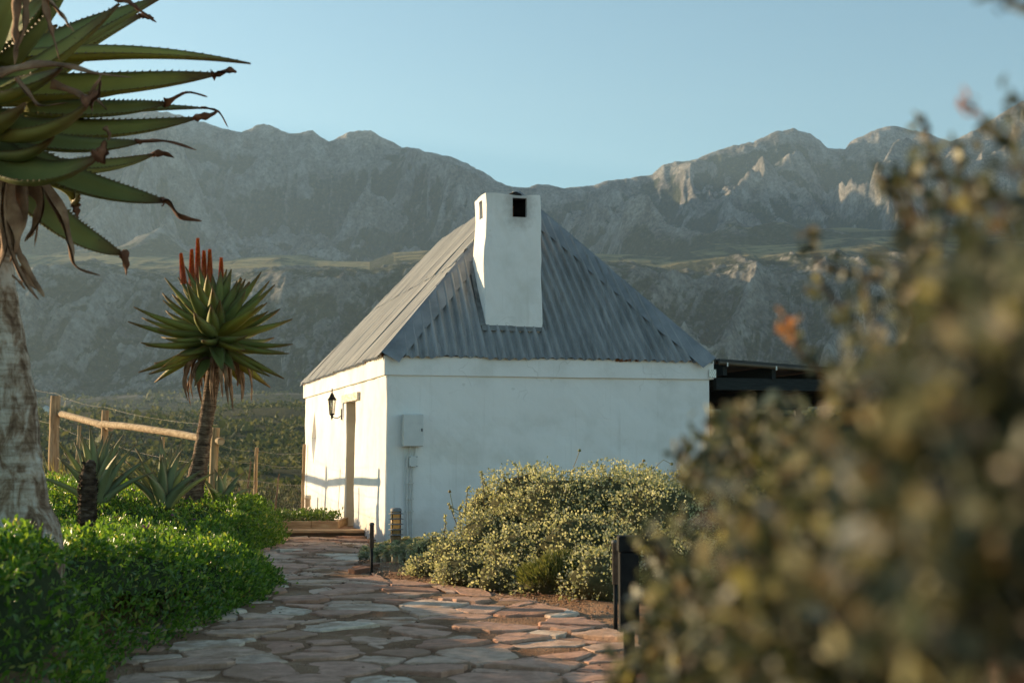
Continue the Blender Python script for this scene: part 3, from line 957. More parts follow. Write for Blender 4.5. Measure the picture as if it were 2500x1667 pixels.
# ------------------------------------------------------------------ meter box with conduits (fixed to the front wall)
def H(x, y, z): return HM @ Vector((x, y, z))
mbx = thing('meter_box', H(.35, -.02, 0), 'grey steel meter box with conduits on the shaded front wall', 'meter box', rz=YAW)
o = MB().box((-.14, -.13, 1.335), (.14, -.0, 1.775)).build('box_body', GREYBOX, mbx); bevel(o, .008, 2)
o = MB().box((-.135, -.142, 1.342), (.135, -.131, 1.768)).build('box_door', GREYBOX, mbx); bevel(o, .004, 2)
MB().box((.108, -.152, 1.54), (.122, -.143, 1.58)).build('door_lock', IRON, o)
o = MB().box((-.04, -.065, 1.06), (.075, 0, 1.205)).build('junction_box', GREYBOX, mbx); bevel(o, .006, 2)
for x in (-.03, .065):
    for z in (1.07, 1.195): MB().lathe([(.006, 0), (.006, .006)], 8, Matrix.Translation((x, -.064, z)) @ Matrix.Rotation(math.pi / 2, 4, 'X')).build('screw', IRON, o)
def conduit(pts, r, nm='conduit'):
    MB().tube(pts, r, 8).build(nm, PVC, mbx)
conduit([(-.02, -.035, 1.34), (-.035, -.035, 1.26), (-.06, -.03, 1.16), (-.068, -.03, 1.0), (-.066, -.03, .5), (-.05, -.035, .1), (-.035, -.04, -.05)], .014)
conduit([(.05, -.035, 1.34), (.045, -.035, 1.27), (.03, -.035, 1.20)], .014)
conduit([(.02, -.03, 1.07), (.012, -.03, 1.0), (.008, -.03, .6), (.006, -.03, -.05)], .013)
conduit([(-.005, -.032, 1.07), (-.028, -.028, .9), (-.03, -.028, .45), (-.012, -.032, -.05)], .009)
for z in (.83, .45, .62):
    MB().box((-.085, -.048, z), (.03, -.004, z + .014)).build('saddle_clip', PVC, mbx)

# ------------------------------------------------------------------ wall lantern (hung on the sunlit wall)
LT = thing('wall_lantern', H(-.165, 4.02, 2.02), 'black iron coach lantern hung beside the cottage door', 'lantern', rz=YAW)
LT.scale = (.85, .85, .9)
GLASS_m, nt, b = new_mat('old_lantern_glass', .12, .5)
b.inputs['Base Color'].default_value = (.95, .93, .86, 1); b.inputs['Transmission Weight'].default_value = .85; b.inputs['IOR'].default_value = 1.15
mb = MB()
mb.lathe([(.018, .30), (.008, .27), (.014, .255), (.010, .235), (.022, .215), (.035, .20), (.05, .16), (.075, .125), (.095, .105), (.098, .095), (.07, .09)], 6, smooth=False)
mb.build('lantern_roof', IRON, LT)
mb = MB()
for k in range(6):
    a = 2 * math.pi * (k + .5) / 6
    mb.tube([(.072 * math.cos(a), .072 * math.sin(a), .095), (.048 * math.cos(a), .048 * math.sin(a), -.15)], .0065, 5)
mb.lathe([(.05, -.15), (.056, -.155), (.056, -.165), (.03, -.185), (.02, -.21), (.026, -.225), (.012, -.245), (.004, -.275)], 6, smooth=False)
mb.build('lantern_cage', IRON, LT)
for k in range(6):
    a0, a1 = 2 * math.pi * (k + .5) / 6, 2 * math.pi * (k + 1.5) / 6
    q = [(.068 * math.cos(a0), .068 * math.sin(a0), .09), (.068 * math.cos(a1), .068 * math.sin(a1), .09), (.045 * math.cos(a1), .045 * math.sin(a1), -.148), (.045 * math.cos(a0), .045 * math.sin(a0), -.148)]
    MB().add(q, [(0, 1, 2, 3)]).build('pane', GLASS_m, LT)
MB().lathe([(.016, -.15), (.018, -.05), (.02, -.04)], 10).build('lamp_holder', pmat('ivory_holder', [(.3, (.35, .27, .18)), (.7, (.45, .36, .25))], 5), LT)
MB().lathe([(.012, -.04), (.022, -.01), (.024, .02), (.016, .045), (.0, .055)], 10).build('bulb', pmat('frosted_bulb', [(.3, (.75, .72, .66)), (.7, (.8, .78, .72))], 5, .3), LT)
mb = MB().tube([(.19, 0, -.18), (.11, 0, -.235), (.05, 0, -.225), (0, 0, -.20)], .009, 6)
mb.box((.175, -.03, -.26), (.194, .03, -.06))
mb.build('bracket', IRON, LT)

# ------------------------------------------------------------------ veranda at the right of the cottage
BLK = pmat('black_stained_timber', [(.3, (.012, .016, .017)), (.7, (.028, .034, .035))], 6, .7, .2, 20, .3, stretch=(1, 8, 8))
VROOF = pmat('dark_roof_sheeting', [(.3, (.03, .033, .035)), (.7, (.06, .062, .062))], 4, .6, .3)
VE = thing('veranda', H(HW + .05, 0, 0), 'black timber veranda roof behind the right corner of the cottage', 'veranda', rz=YAW)
def vz(x): return HH + .02 - .055 * x
mb = MB()
mb.add([(.12, .02, vz(0)), (5.2, .02, vz(5.2)), (5.2, 7.6, vz(5.2)), (.12, 7.6, vz(0)), (.12, .02, vz(0) + .03), (5.2, .02, vz(5.2) + .03), (5.2, 7.6, vz(5.2) + .03), (.12, 7.6, vz(0) + .03)], [(0, 3, 2, 1), (4, 5, 6, 7), (0, 1, 5, 4), (1, 2, 6, 5), (2, 3, 7, 6), (3, 0, 4, 7)])
mb.build('roof_sheet', VROOF, VE)
BR = pmat('brown_gutter', [(.3, (.07, .05, .03)), (.7, (.12, .09, .055))], 8, .5, .4)
MB().tube([(.1, .0, vz(0) - .035), (5.25, 0, vz(5.2) - .035)], .03, 8).build('gutter', BR, VE)
for x in (.22, 1.0, 1.9, 2.8, 3.7, 4.6):
    MB().tube([(x, -.03, vz(x) - .015), (x, -.03, vz(x) - .075)], .012, 6).build('gutter_bracket', GALV, VE)
    MB().box((x - .03, .06, vz(x) - .20), (x + .03, 7.4, vz(x) - .02)).build('rafter', BLK, VE)
MB().box((.1, .10, vz(0) - .42), (5.2, .22, vz(0) - .245)).build('beam', BLK, VE)
MB().box((.1, 4.0, vz(0) - .48), (5.2, 4.12, vz(0) - .265)).build('beam', BLK, VE)
MB().box((.1, 7.2, vz(0) - .48), (5.2, 7.32, vz(0) - .265)).build('beam', BLK, VE)
for i in range(12):
    z = 2.03 - i * .085
    MB().box((.1, 7.36, z - .075), (5.2, 7.385, z)).build('slat', BLK, VE)
for x in (2.6, 5.0):
    for y in (.16, 7.26):
        MB().box((x - .06, y - .05, -.1), (x + .06, y + .05, vz(0) - .27)).build('post', BLK, VE)

# ------------------------------------------------------------------ timber step and planter by the door
STEPW = pmat('weathered_sleeper', [(0.3, (.30, .18, .10)), (0.5, (.45, .29, .165)), (0.7, (.56, .40, .24))], 4, .85, .2, 10, .5, .012, stretch=(1, 9, 9))
ST = thing('timber_step', (-2.9, 20.95, 0), 'long low timber step edge at the end of the flagstone path', 'step')
o = solid_grid('tread', (-.82, -.06, .085), (.75, .24, .125), .12); link(o, ST); lumpy(o, .004, 5, 3); o.data.materials.append(STEPW); bevel(o, .006, 2)
o = solid_grid('riser', (-.82, -.02, -.08), (.74, .05, .083), .12); link(o, ST); lumpy(o, .006, 5, 4)
o.data.materials.append(pmat('dark_sleeper_face', [(0.3, (.085, .055, .035)), (0.7, (.17, .115, .07))], 5, .9, .2, 10, .6, .012, stretch=(1, 9, 9)))
pad = MB().add([(-3.75, 21.1, .118), (-2.2, 21.1, .118), (-3.3, 24.6, .118), (-4.8, 24.6, .118)], [(0, 1, 2, 3)]).build('landing', SOIL)
tag(pad, 'packed earth landing between step and cottage door', None, None, 'structure')
PB = thing('planter_box', (-3.3, 21.55, .1), 'low timber planter box of green herbs behind the step', 'planter')
x = -.75
for i, L in enumerate((.42, .62, .40)):
    o = solid_grid('board', (x, -.03, 0), (x + L - .006, .03, .125), .1); link(o, PB); lumpy(o, .004, 6, i); o.data.materials.append(WOOD_T); bevel(o, .004, 1)
    x += L
MB().box((.63, .032, 0), (.685, 1.4, .122)).build('board', WOOD_T, PB)
MB().box((-.74, .032, 0), (.628, 1.3, .085)).build('planter_soil', SOIL, PB)
HERB = leaf_mat('herb_green', [(0, (.045, .085, .018)), (.5, (.085, .15, .03)), (1, (.17, .21, .06))])
n = 2600
p = np.stack([rng.uniform(-4.3, -2.72, n), rng.uniform(21.62, 22.9, n), .2 + rng.uniform(0, .13, n) ** 1.0], 1)
p[:, 2] += .05 * fbm(p[:, 0] * 4, p[:, 1] * 4, 2, 3)
me = leaf_cloud('planter_herbs', p, rand_dir(n, .8), rand_dir(n), rng.uniform(.035, .08, n), rng.uniform(.018, .03, n), HERB)
tag(link(bpy.data.objects.new('planter_herbs', me)), 'low green herbs growing in the timber planter', 'herbs', None, 'stuff')

# short drain pipe standing by the wall
PV2 = pmat('old_plastic_pipe', [(.3, (.50, .44, .34)), (.7, (.66, .60, .50))], 7, .6, .3)
dp = thing('drain_pipe', H(-.17, 6.95, 0), 'short pale drain pipe stub by the sunlit wall', 'pipe', rz=YAW)
MB().lathe([(.05, -.1), (.05, .40), (.062, .40), (.062, .47), (.05, .475)], 12).build('pipe', PV2, dp)
MB().tube([(.0, -.09, -.05), (.0, -.11, .18), (0, -.17, .25), (.02, -.25, .24), (.06, -.3, .16)], .022, 8).build('bend', PV2, dp)

# ------------------------------------------------------------------ pole fence with rails
POLE = pmat('peeled_pole', [(0.28, (.20, .125, .065)), (0.5, (.36, .245, .135)), (0.72, (.52, .38, .23))], 3.2, .85, .2, 12, .6, .012, stretch=(7, 7, 1))
RAIL = pmat('peeled_rail', [(0.28, (.17, .115, .07)), (0.5, (.34, .25, .155)), (0.72, (.50, .40, .27))], 3.2, .85, .2, 12, .6, .012, stretch=(1.5, 2.5, 7))
WIRE = pmat('fence_wire', [(.3, (.16, .14, .11)), (.7, (.26, .23, .19))], 20, .5, .5, metal=.5)
def pole(name, a, b, r0, r1, mat, parent, seed, org, n=14, segs=12, bend=.02):
    r = random.Random(seed)
    a, b = Vector(a), Vector(b); d = b - a
    s = d.cross(Vector((.3, .5, .8))).normalized()
    ph = r.uniform(0, 6)
    pts = [a + d * (i / segs) + s * bend * math.sin(i / segs * 3.14 + .3 * math.sin(ph + i)) for i in range(segs + 1)]
    rad = [(r0 + (r1 - r0) * i / segs) * (1 + .035 * math.sin(i * 1.9 + ph)) for i in range(segs + 1)]
    return MB().tube([p - org for p in pts], rad, n, jit=.02, seed=seed).build(name, mat, parent)
P1 = un(136, 966, 31.0); P2 = un(258, 1001, 27.3); P3 = un(527, 1044, 21.2)
FO = Vector((P3.x, P3.y, 0))
FE = thing('pole_fence', FO, 'rustic fence of upright posts joined by two peeled pole rails', 'fence')
def gbase(p): return Vector((p.x, p.y, min(float(gz(p.x, p.y)), float(p.z)) - .35))
pole('post', gbase(P1), P1, .115, .108, POLE, FE, 1, FO)
pole('post', gbase(P2), P2, .072, .068, POLE, FE, 2, FO)
pole('post', gbase(P3) + Vector((-.03, 0, 0)), P3, .066, .060, POLE, FE, 3, FO)
R1, R2a = un(148, 1010, 31.0), un(270, 1044, 27.1)
pole('rail', R1, R2a, .074, .068, RAIL, FE, 4, FO, bend=.03)
pole('rail', un(250, 1034, 27.1), un(540, 1077, 21.05), .066, .054, RAIL, FE, 5, FO, bend=.05)
for i, (px, py, Y) in enumerate(((194, 1038, 22.5), (398, 1066, 23.2))):
    a = un(px, py, Y); pole('stay_post', Vector((a.x - .03, a.y, -.3)), a, .032, .028, POLE, FE, 10 + i, FO, n=8)
def wire(pts, r=.0028, parent=None, org=Vector((0, 0, 0)), name='wire', sag=.03):
    q = []
    for a, b in zip(pts[:-1], pts[1:]):
        for i in range(9):
            t = i / 9; p = a.lerp(b, t); p.z -= sag * 4 * t * (1 - t); q.append(p - org)
    q.append(pts[-1] - org)
    return MB().tube(q, r, 4, cap=False).build(name, WIRE, parent)
for dz in (.05, -.62):
    wire([P1 + Vector((-2.5, 4, dz + .5)), P1 + Vector((0, 0, dz)), P2 + Vector((.02, 0, dz)), P3 + Vector((0, .07, dz * .9))], .0017, FE, FO, sag=.06)

# wire fence with netting between the pole fence and the cottage
WF = thing('wire_fence', FO + Vector((1.2, 3, 0)), 'wire fence with thin posts and hexagonal netting beside the cottage', 'fence')
WO = FO + Vector((1.2, 3, 0))
A = un(627, 1092, 24.2); B = un(744, 1084, 27.6)
A0 = un(527, 1044, 21.07)
pole('post', Vector((A.x, A.y, -.2)), A, .034, .03, POLE, WF, 21, WO, n=8)
pole('post', Vector((B.x - .02, B.y, -.3)), B, .034, .03, POLE, WF, 22, WO, n=8)
for i, (px, py, Y) in enumerate(((612, 1125, 23.7), (682, 1156, 25.9), (585, 1190, 23.0))):
    a = un(px, py, Y); pole('dropper', Vector((a.x - .06, a.y, -.2)), a, .018, .013, pmat('dead_branch', [(.3, (.10, .065, .045)), (.7, (.2, .14, .1))], 12, .9, .1, 30, .5), WF, 30 + i, WO, n=6, bend=.03)
for f0, fa, fb in ((1095, 1099, 1104), (1125, 1129, 1137)):
    wire([un(527, f0 - 15, 21.07), un(627, fa, 24.2), un(744, fb, 27.6)], .002, WF, WO, sag=.05)
wire([un(527, 1160, 21.07), un(627, 1173, 24.2), un(744, 1184, 27.6)], .002, WF, WO, sag=.03)
def netting():
    mb = MB()
    c = .135
    segs = [(un(527, 1160, 21.07), un(627, 1173, 24.2)), (un(627, 1173, 24.2), un(744, 1184, 27.6))]
    for a, b in segs:
        d = (b - a); L = math.hypot(d.x, d.y); hx = d / L
        rows = 9; cols = int(L / (c * .866 * 1.0))
        hgt = .72
        def Q(i, j, k):
            # honeycomb vertex grid
            x = i * c * .866 / 1.0 * .5 * 2 * .5
            return None
        w = c * .866; r = c * .5
        ncol = int(L / w); nrow = int(hgt / (1.5 * r))
        for j in range(nrow):
            off = (j % 2) * w / 2
            for i in range(ncol):
                cx = i * w + off; cz = -j * 1.5 * r - r
                jx = [random.uniform(-.006, .006) for _ in range(8)]
                pt = lambda x, z: a + hx * x + Vector((0, 0, z)) + Vector((math.sin(x * 37 + z * 51), 0, math.cos(x * 43 - z * 29))) * .007
                vtx = [(cx, cz + r), (cx + w / 2, cz + r / 2), (cx + w / 2, cz - r / 2), (cx, cz - r)]
                for (x0, z0), (x1, z1) in zip(vtx[:-1], vtx[1:]):
                    mb.tube([pt(x0, z0) - WO, pt(x1, z1) - WO], .0015, 3, cap=False)
                mb.tube([pt(cx, cz + r) - WO, pt(cx - w / 2, cz + r / 2) - WO], .0015, 3, cap=False)
    o = mb.build('netting', WIRE, WF); o['kind'] = 'stuff'
netting()

# ------------------------------------------------------------------ ground cover hedge
COVER = leaf_mat('ground_cover_leaf', [(0, (.035, .085, .014)), (.35, (.070, .15, .024)), (.7, (.12, .22, .038)), (.92, (.19, .28, .06)), (1, (.36, .33, .12))], .32, .5, .5, (1.8, 1.7, .55))
UNDER = pmat('dark_stems', [(.3, (.022, .035, .012)), (.7, (.05, .06, .025))], 12, .95, .05, 20, .8, .03, kind='World')  # dark brown-green underlayer that closes the gaps between leaves
def build_cover():
    root = thing('ground_cover', (-4, 15, .2), 'glossy green ground cover hedge spilling along the left of the path', 'ground cover')
    root['kind'] = 'stuff'
    org = np.array([-4, 15, .2])
    # solid thicket below the leaves
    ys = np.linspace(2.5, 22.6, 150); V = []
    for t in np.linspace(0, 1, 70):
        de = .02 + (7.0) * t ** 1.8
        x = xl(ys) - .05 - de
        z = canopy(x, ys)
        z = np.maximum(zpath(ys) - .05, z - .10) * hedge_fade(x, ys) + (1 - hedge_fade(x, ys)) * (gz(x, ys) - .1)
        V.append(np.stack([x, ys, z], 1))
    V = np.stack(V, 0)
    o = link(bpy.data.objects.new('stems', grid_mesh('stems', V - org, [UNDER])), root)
    n = 146000
    y = rng.uniform(5.6, 22.6, n)
    # follow the visible wedge; wider with distance, denser at the bulging edge
    wid = np.clip(0.40 * y + xl(y) + .5, .9, 6)
    de = np.where(rng.random(n) < .38, rng.uniform(-.03, .5, n), rng.uniform(0, 1, n) * wid)
    keep = rng.random(n) < np.clip(wid / 4.0, .35, 1)
    y, de = y[keep], de[keep]; n = len(y)
    x = xl(y) - de
    dep = np.minimum(rng.exponential(.035, n), .22)
    zc = canopy(np.minimum(x, xl(y) - .005), y)
    edge = np.clip(1 - de / .42, 0, 1)
    z = zc - dep * (1 - .5 * edge) + .012
    z = np.where((edge > .55), zpath(y) + (zc - zpath(y)) * rng.random(n) ** .7, z)
    x = x + np.where(edge > .55, rng.uniform(-.02, .07, n), 0)
    k = rng.random(n) < hedge_fade(x, y)
    p = np.stack([x, y, z], 1)[k]; n = len(p); edge = edge[k]
    ax = rng.normal(size=(n, 3)) * .75; ax[:, 2] += .75; ax[:, 0] += edge * .6
    L = rng.uniform(.026, .066, n); W = L * rng.uniform(.32, .48, n)
    out = edge > .5
    p[out, 0] += np.abs(rng.normal(0, .05, out.sum())) * (vn2(p[out, 1] * 5, p[out, 2] * 6, 14) > .55)
    # some taller shoots
    sh = vn2(p[:, 0] * 9, p[:, 1] * 9, 4) > .62
    p[sh, 2] += rng.uniform(0, .10, sh.sum()) * (1 - edge[sh])
    o = link(bpy.data.objects.new('foliage', leaf_cloud('foliage', p - org, ax, rand_dir(n, .5), L, W, COVER)), root); o['kind'] = 'stuff'
    return root
build_cover()

# loose shoots and a grass tuft at the near left edge
PINK = pmat('magenta_petal', [(.3, (.30, .035, .16)), (.7, (.48, .09, .30))], 9, .6, .2)
def daisy(px, py, Y, s):
    c = un(px, py, Y); d = thing('pink_flower', c, None, 'flower', 'pink flowers in the ground cover')
    mb = MB(); k = 9
    for i in range(k):
        a = 2 * math.pi * i / k + random.uniform(-.2, .2); r = s * random.uniform(.8, 1.1)
        mb.add([(0, 0, 0), (r * .6 * math.cos(a - .22), r * .6 * math.sin(a - .22), r * .5), (r * math.cos(a), r * math.sin(a), r * .55), (r * .6 * math.cos(a + .22), r * .6 * math.sin(a + .22), r * .5)], [(0, 1, 2, 3)])
    mb.build('petals', PINK, d)
    MB().lathe([(s * .05, -s * 2.2), (s * .05, -.0), (s * .22, s * .04), (s * .2, s * .16), (0, s * .2)], 7).build('flower_head', COVER, d)
    return d
for (px, py, Y, s, lb) in ((380, 1192, 19.5, .05, 'small pink flower left of the tall aloe trunk, upper left of two'), (424, 1202, 19.0, .05, 'small pink flower at the foot of the second spiky aloe clump'), (327, 1200, 18.5, .03, 'tiny pink flower near the first spiky aloe clump'),
                           (283, 1265, 15.2, .055, 'pink flower right of the shaggy stump'), (355, 1293, 13.6, .065, 'largest dark pink flower in the middle of the ground cover'), (420, 1260, 15.6, .03, 'tiny violet flower in the middle of the ground cover'), (475, 1270, 15.8, .025, 'tiny pink flower furthest right in the ground cover')):
    for Y in np.arange(8, 22, .05):                     # first place where the line of sight meets the leaf tops
        c = un(px, py, float(Y))
        if c.z <= float(canopy(c.x, c.y)) + .085: break
    d = daisy(px, py, float(Y), max(s, .045)); d['label'] = lb
STRAW = leaf_mat('dry_grass_blade', [(0, (.22, .17, .07)), (.6, (.36, .28, .13)), (1, (.20, .22, .07))], .6, .3)
def tuft(c, n, h, label, spread=.05):
    p = np.tile(np.array(c), (n, 1)) + rng.normal(size=(n, 3)) * [spread, spread, 0]
    ax = rng.normal(size=(n, 3)) * .28; ax[:, 2] += 1
    me = leaf_cloud('grass_tuft', p - np.array(c), ax, rand_dir(n), rng.uniform(.5, 1, n) * h, rng.uniform(.006, .010, n), STRAW, (TN, FN))
    o = link(bpy.data.objects.new('grass_tuft', me)); o.location = c
    return tag(o, label, 'grass', None, 'stuff')
c = un(-5, 1440, 7.6); tuft(tuple(c), 26, .32, 'blurred dry grass tuft at the left edge of the picture', .035)
c = un(148, 1165, 21); tuft(tuple(c), 40, .42, 'pale seeding grass beside the tall left fence post', .12)

# ------------------------------------------------------------------ aloes
def aloe_leaf_mat(name, c0, c1, edge, tip):
    m, nt, b = new_mat(name, .55, .22)
    uv = nt.nodes.new('ShaderNodeUVMap'); uv.uv_map = 'leaf'
    s = nt.nodes.new('ShaderNodeSeparateXYZ'); nt.links.new(uv.outputs[0], s.inputs[0])
    p = coord(nt, 'Object'); oi = nt.nodes.new('ShaderNodeObjectInfo')
    n = tex_noise(nt, p, 5, 5, .6)
    c = mixc(nt, n, c0, c1)
    var = ramp(nt, oi.outputs['Random'], [(0, (.72, .78, .75)), (.5, (1, 1, .95)), (.85, (1.15, 1.1, .9)), (1, (1.6, 1.25, .6))])
    c = mixc(nt, 1, c, var, 'MULTIPLY')
    # reddish margins and burnt tips are the leaf's own colour
    k = ramp(nt, mth(nt, 'ADD', s.outputs['X'], mth(nt, 'MULTIPLY', mth(nt, 'SUBTRACT', n, .5), .35)), [(.70, (0, 0, 0)), (.95, (1, 1, 1))])
    c = mixc(nt, mth(nt, 'MULTIPLY', k, .8), c, tip)
    ke = ramp(nt, mth(nt, 'ABSOLUTE', mth(nt, 'SUBTRACT', s.outputs['Y'], .5)), [(.42, (0, 0, 0)), (.5, (1, 1, 1))])
    c = mixc(nt, mth(nt, 'MULTIPLY', ke, .7), c, edge)
    sc = ramp(nt, tex_noise(nt, p, 40, 3, .5), [(.70, (0, 0, 0)), (.76, (1, 1, 1))])
    c = mixc(nt, mth(nt, 'MULTIPLY', sc, .55), c, (.06, .05, .02))
    nt.links.new(c, b.inputs['Base Color'])
    b.inputs['Subsurface Weight'].default_value = 0.0
    bump(nt, b, tex_noise(nt, p, 22, 5, .6), .22, .01)
    t = nt.nodes.new('ShaderNodeBsdfTranslucent'); nt.links.new(mixc(nt, 1, c, (1.2, 1.2, .5), 'MULTIPLY'), t.inputs['Color'])
    mx = nt.nodes.new('ShaderNodeMixShader'); mx.inputs[0].default_value = .2
    nt.links.new(b.outputs[0], mx.inputs[1]); nt.links.new(t.outputs[0], mx.inputs[2]); nt.links.new(mx.outputs[0], nt.nodes['Material Output'].inputs['Surface'])
    return m
ALOE_F = aloe_leaf_mat('aloe_leaf_near', (.235, .245, .075), (.35, .345, .13), (.14, .07, .035), (.13, .045, .028))
ALOE_M = aloe_leaf_mat('aloe_leaf_tall', (.165, .20, .05), (.26, .275, .085), (.30, .20, .09), (.17, .07, .03))
ALOE_G = aloe_leaf_mat('aloe_leaf_grey', (.22, .25, .13), (.33, .355, .20), (.24, .20, .12), (.20, .12, .07))
DRY = pmat('dry_aloe_leaf', [(.28, (.085, .045, .025)), (.5, (.24, .135, .078)), (.72, (.46, .30, .18))], 6, .85, .2, 16, .7, .02)
DRYRED = pmat('red_dry_tip', [(.3, (.08, .035, .02)), (.6, (.20, .085, .045)), (.8, (.34, .18, .10))], 14, .8, .2, 24, .6, .01)

def aloe_leaf_mesh(name, pts, width, thick, up, mat, teeth=18, rows=14, profile=None, tsize=.012, curl=.35):
    """pts: 3 control points (quadratic curve) in local space"""
    P0, P1_, P2_ = [Vector(p) for p in pts]
    V = []; UV = []; Fc = []
    ring = 8
    prev = None
    edges = ([], [])
    for i in range(rows + 1):
        t = i / rows
        c = P0 * (1 - t) ** 2 + P1_ * 2 * t * (1 - t) + P2_ * t * t
        d = ((P1_ - P0) * (1 - t) + (P2_ - P1_) * t).normalized()
        s = d.cross(up)
        if s.length < 1e-3: s = d.cross(Vector((0, 1, 0)))
        s.normalize(); nrm = s.cross(d).normalized()
        w = width * .5 * (profile(t) if profile else ((1 - t ** 2.2) * (.80 + .45 * t * (1 - t) * 2) + .02))
        th = thick * (1 - .85 * t)
        # crescent section: 0..4 top (concave) from -1..1 , bottom convex
        sec = [(-1, 0), (-.55, -th * .32), (0, -th * .48), (.55, -th * .32), (1, 0), (.6, -th * 1.0), (0, -th * 1.3), (-.6, -th * 1.0)]
        for k, (a, h) in enumerate(sec):
            lift = curl * w * a * a
            V.append(c + s * (a * w) + nrm * (h + lift))
            UV.append((t, .5 + a * .5 if k < 5 else .5 + a * .3))
        edges[0].append(V[-8].copy()); edges[1].append(V[-4].copy())
    for i in range(rows):
        for k in range(ring):
            Fc.append((i * ring + k, (i + 1) * ring + k, (i + 1) * ring + (k + 1) % ring, i * ring + (k + 1) % ring))
    Fc.append(tuple(range(ring))); Fc.append(tuple(range(rows * ring, rows * ring + ring))[::-1])
    nb = len(Fc)
    # teeth
    if teeth:
        for e in range(2):
            E = edges[e]
            for j in range(teeth):
                t = .06 + .9 * (j + .5) / teeth
                f = t * rows; i = min(int(f), rows - 1); a = E[i].lerp(E[i + 1], f - i)
                d = (E[i + 1] - E[i]).normalized()
                o_ = (E[i] - edges[1 - e][i]); o_ = o_.normalized() if o_.length > 1e-4 else Vector((0, 0, 1))
                ts = tsize * (1 - .5 * t) * random.uniform(.8, 1.2)
                b = len(V); upv = o_.cross(d)
                V += [a - d * ts * .45, a + d * ts * .45, a + upv * ts * .3 - o_ * ts * .1, a + o_ * ts + d * ts * .35]
                UV += [(.2, 0)] * 4
                Fc += [(b, b + 1, b + 3), (b + 1, b + 2, b + 3), (b + 2, b, b + 3)]
    me = bpy.data.meshes.new(name)
    me.from_pydata([tuple(v) for v in V], [], Fc)
    sm = np.zeros(len(Fc), bool); sm[:nb - 2] = True
    me.polygons.foreach_set('use_smooth', sm)
    uvl = me.uv_layers.new(name='leaf')
    li = np.zeros(len(me.loops), np.int32); me.loops.foreach_get('vertex_index', li)
    uvl.data.foreach_set('uv', np.array(UV, np.float32)[li].ravel())
    me.materials.append(mat); me.update()
    return me

def strip_leaf(name, pts, width, mat, parent, seed=0, rows=None):
    """withered curled strip through pts (local)"""
    r = random.Random(seed)
    pts = [Vector(p) for p in pts]
    N = rows or 16
    # catmull rom
    def cr(t):
        n = len(pts) - 1; f = t * n; i = min(int(f), n - 1); u = f - i
        p0, p1, p2, p3 = pts[max(i - 1, 0)], pts[i], pts[i + 1], pts[min(i + 2, n)]
        return .5 * ((2 * p1) + (p2 - p0) * u + (2 * p0 - 5 * p1 + 4 * p2 - p3) * u * u + (3 * p1 - p0 - 3 * p2 + p3) * u ** 3)
    tw0 = r.uniform(0, 6.28); tw1 = tw0 + r.uniform(-3.2, 3.2)
    V = np.zeros((N, 7, 3))
    for i in range(N):
        t = i / (N - 1)
        c = cr(t); d = (cr(min(1, t + .02)) - cr(max(0, t - .02))).normalized()
        a = d.cross(Vector((.2, .9, .3))).normalized(); b = d.cross(a)
        an = tw0 + (tw1 - tw0) * t
        s = a * math.cos(an) + b * math.sin(an); n = d.cross(s)
        w = width * .5 * (1 - t) ** .7 * (1 + .25 * math.sin(t * 19 + seed)) + width * .03
        for k in range(7):
            q = k / 6 * 2 * math.pi * .86
            V[i, k] = c + s * (w * math.cos(q)) + n * (w * .42 * math.sin(q) + w * .12 * math.sin(k * 2 + i * .9))
    o = link(bpy.data.objects.new(name, grid_mesh(name, V, [mat])), parent)
    return o

# ---- big aloe at the left edge (only its right half is in the picture)
AY = 8.6
BARK_F = None
def bark_near():
    m, nt, b = new_mat('pale_flaking_bark', .9, .15)
    p = coord(nt, 'Object')
    v1 = tex_noise(nt, mapping(nt, p, (1, 1, .45)), 12, 7, .65, .6)
    rings = tex_noise(nt, mapping(nt, p, (.8, .8, 6)), 5, 6, .7)
    c = ramp(nt, v1, [(.36, (.13, .078, .05)), (.46, (.31, .21, .14)), (.54, (.52, .42, .33)), (.64, (.66, .58, .49)), (.76, (.74, .68, .60))])
    c = mixc(nt, 1, c, ramp(nt, rings, [(.38, (.62, .57, .52)), (.52, (1, 1, 1)), (.7, (1.1, 1.08, 1.05))]), 'MULTIPLY')
    nt.links.new(c, b.inputs['Base Color'])
    bump(nt, b, mth(nt, 'ADD', v1, mth(nt, 'MULTIPLY', rings, .5)), 1.0, .035)
    return m
BARK_F = bark_near()
AB = un(60, 1330, AY); AB.z -= .55
NA = thing('giant_aloe', AB, 'giant aloe tree with pale trunk at the left edge of the picture', 'aloe')
ctr = [(62, 1500, 190), (62, 1320, 180), (50, 1240, 140), (38, 1120, 124), (28, 980, 116), (8, 850, 108), (-16, 700, 104), (-30, 560, 100), (-42, 420, 96), (-50, 300, 80)]
pts = [un(a, b_, AY) - AB for a, b_, w in ctr]; rad = [w * .5 * AY / F for a, b_, w in ctr]
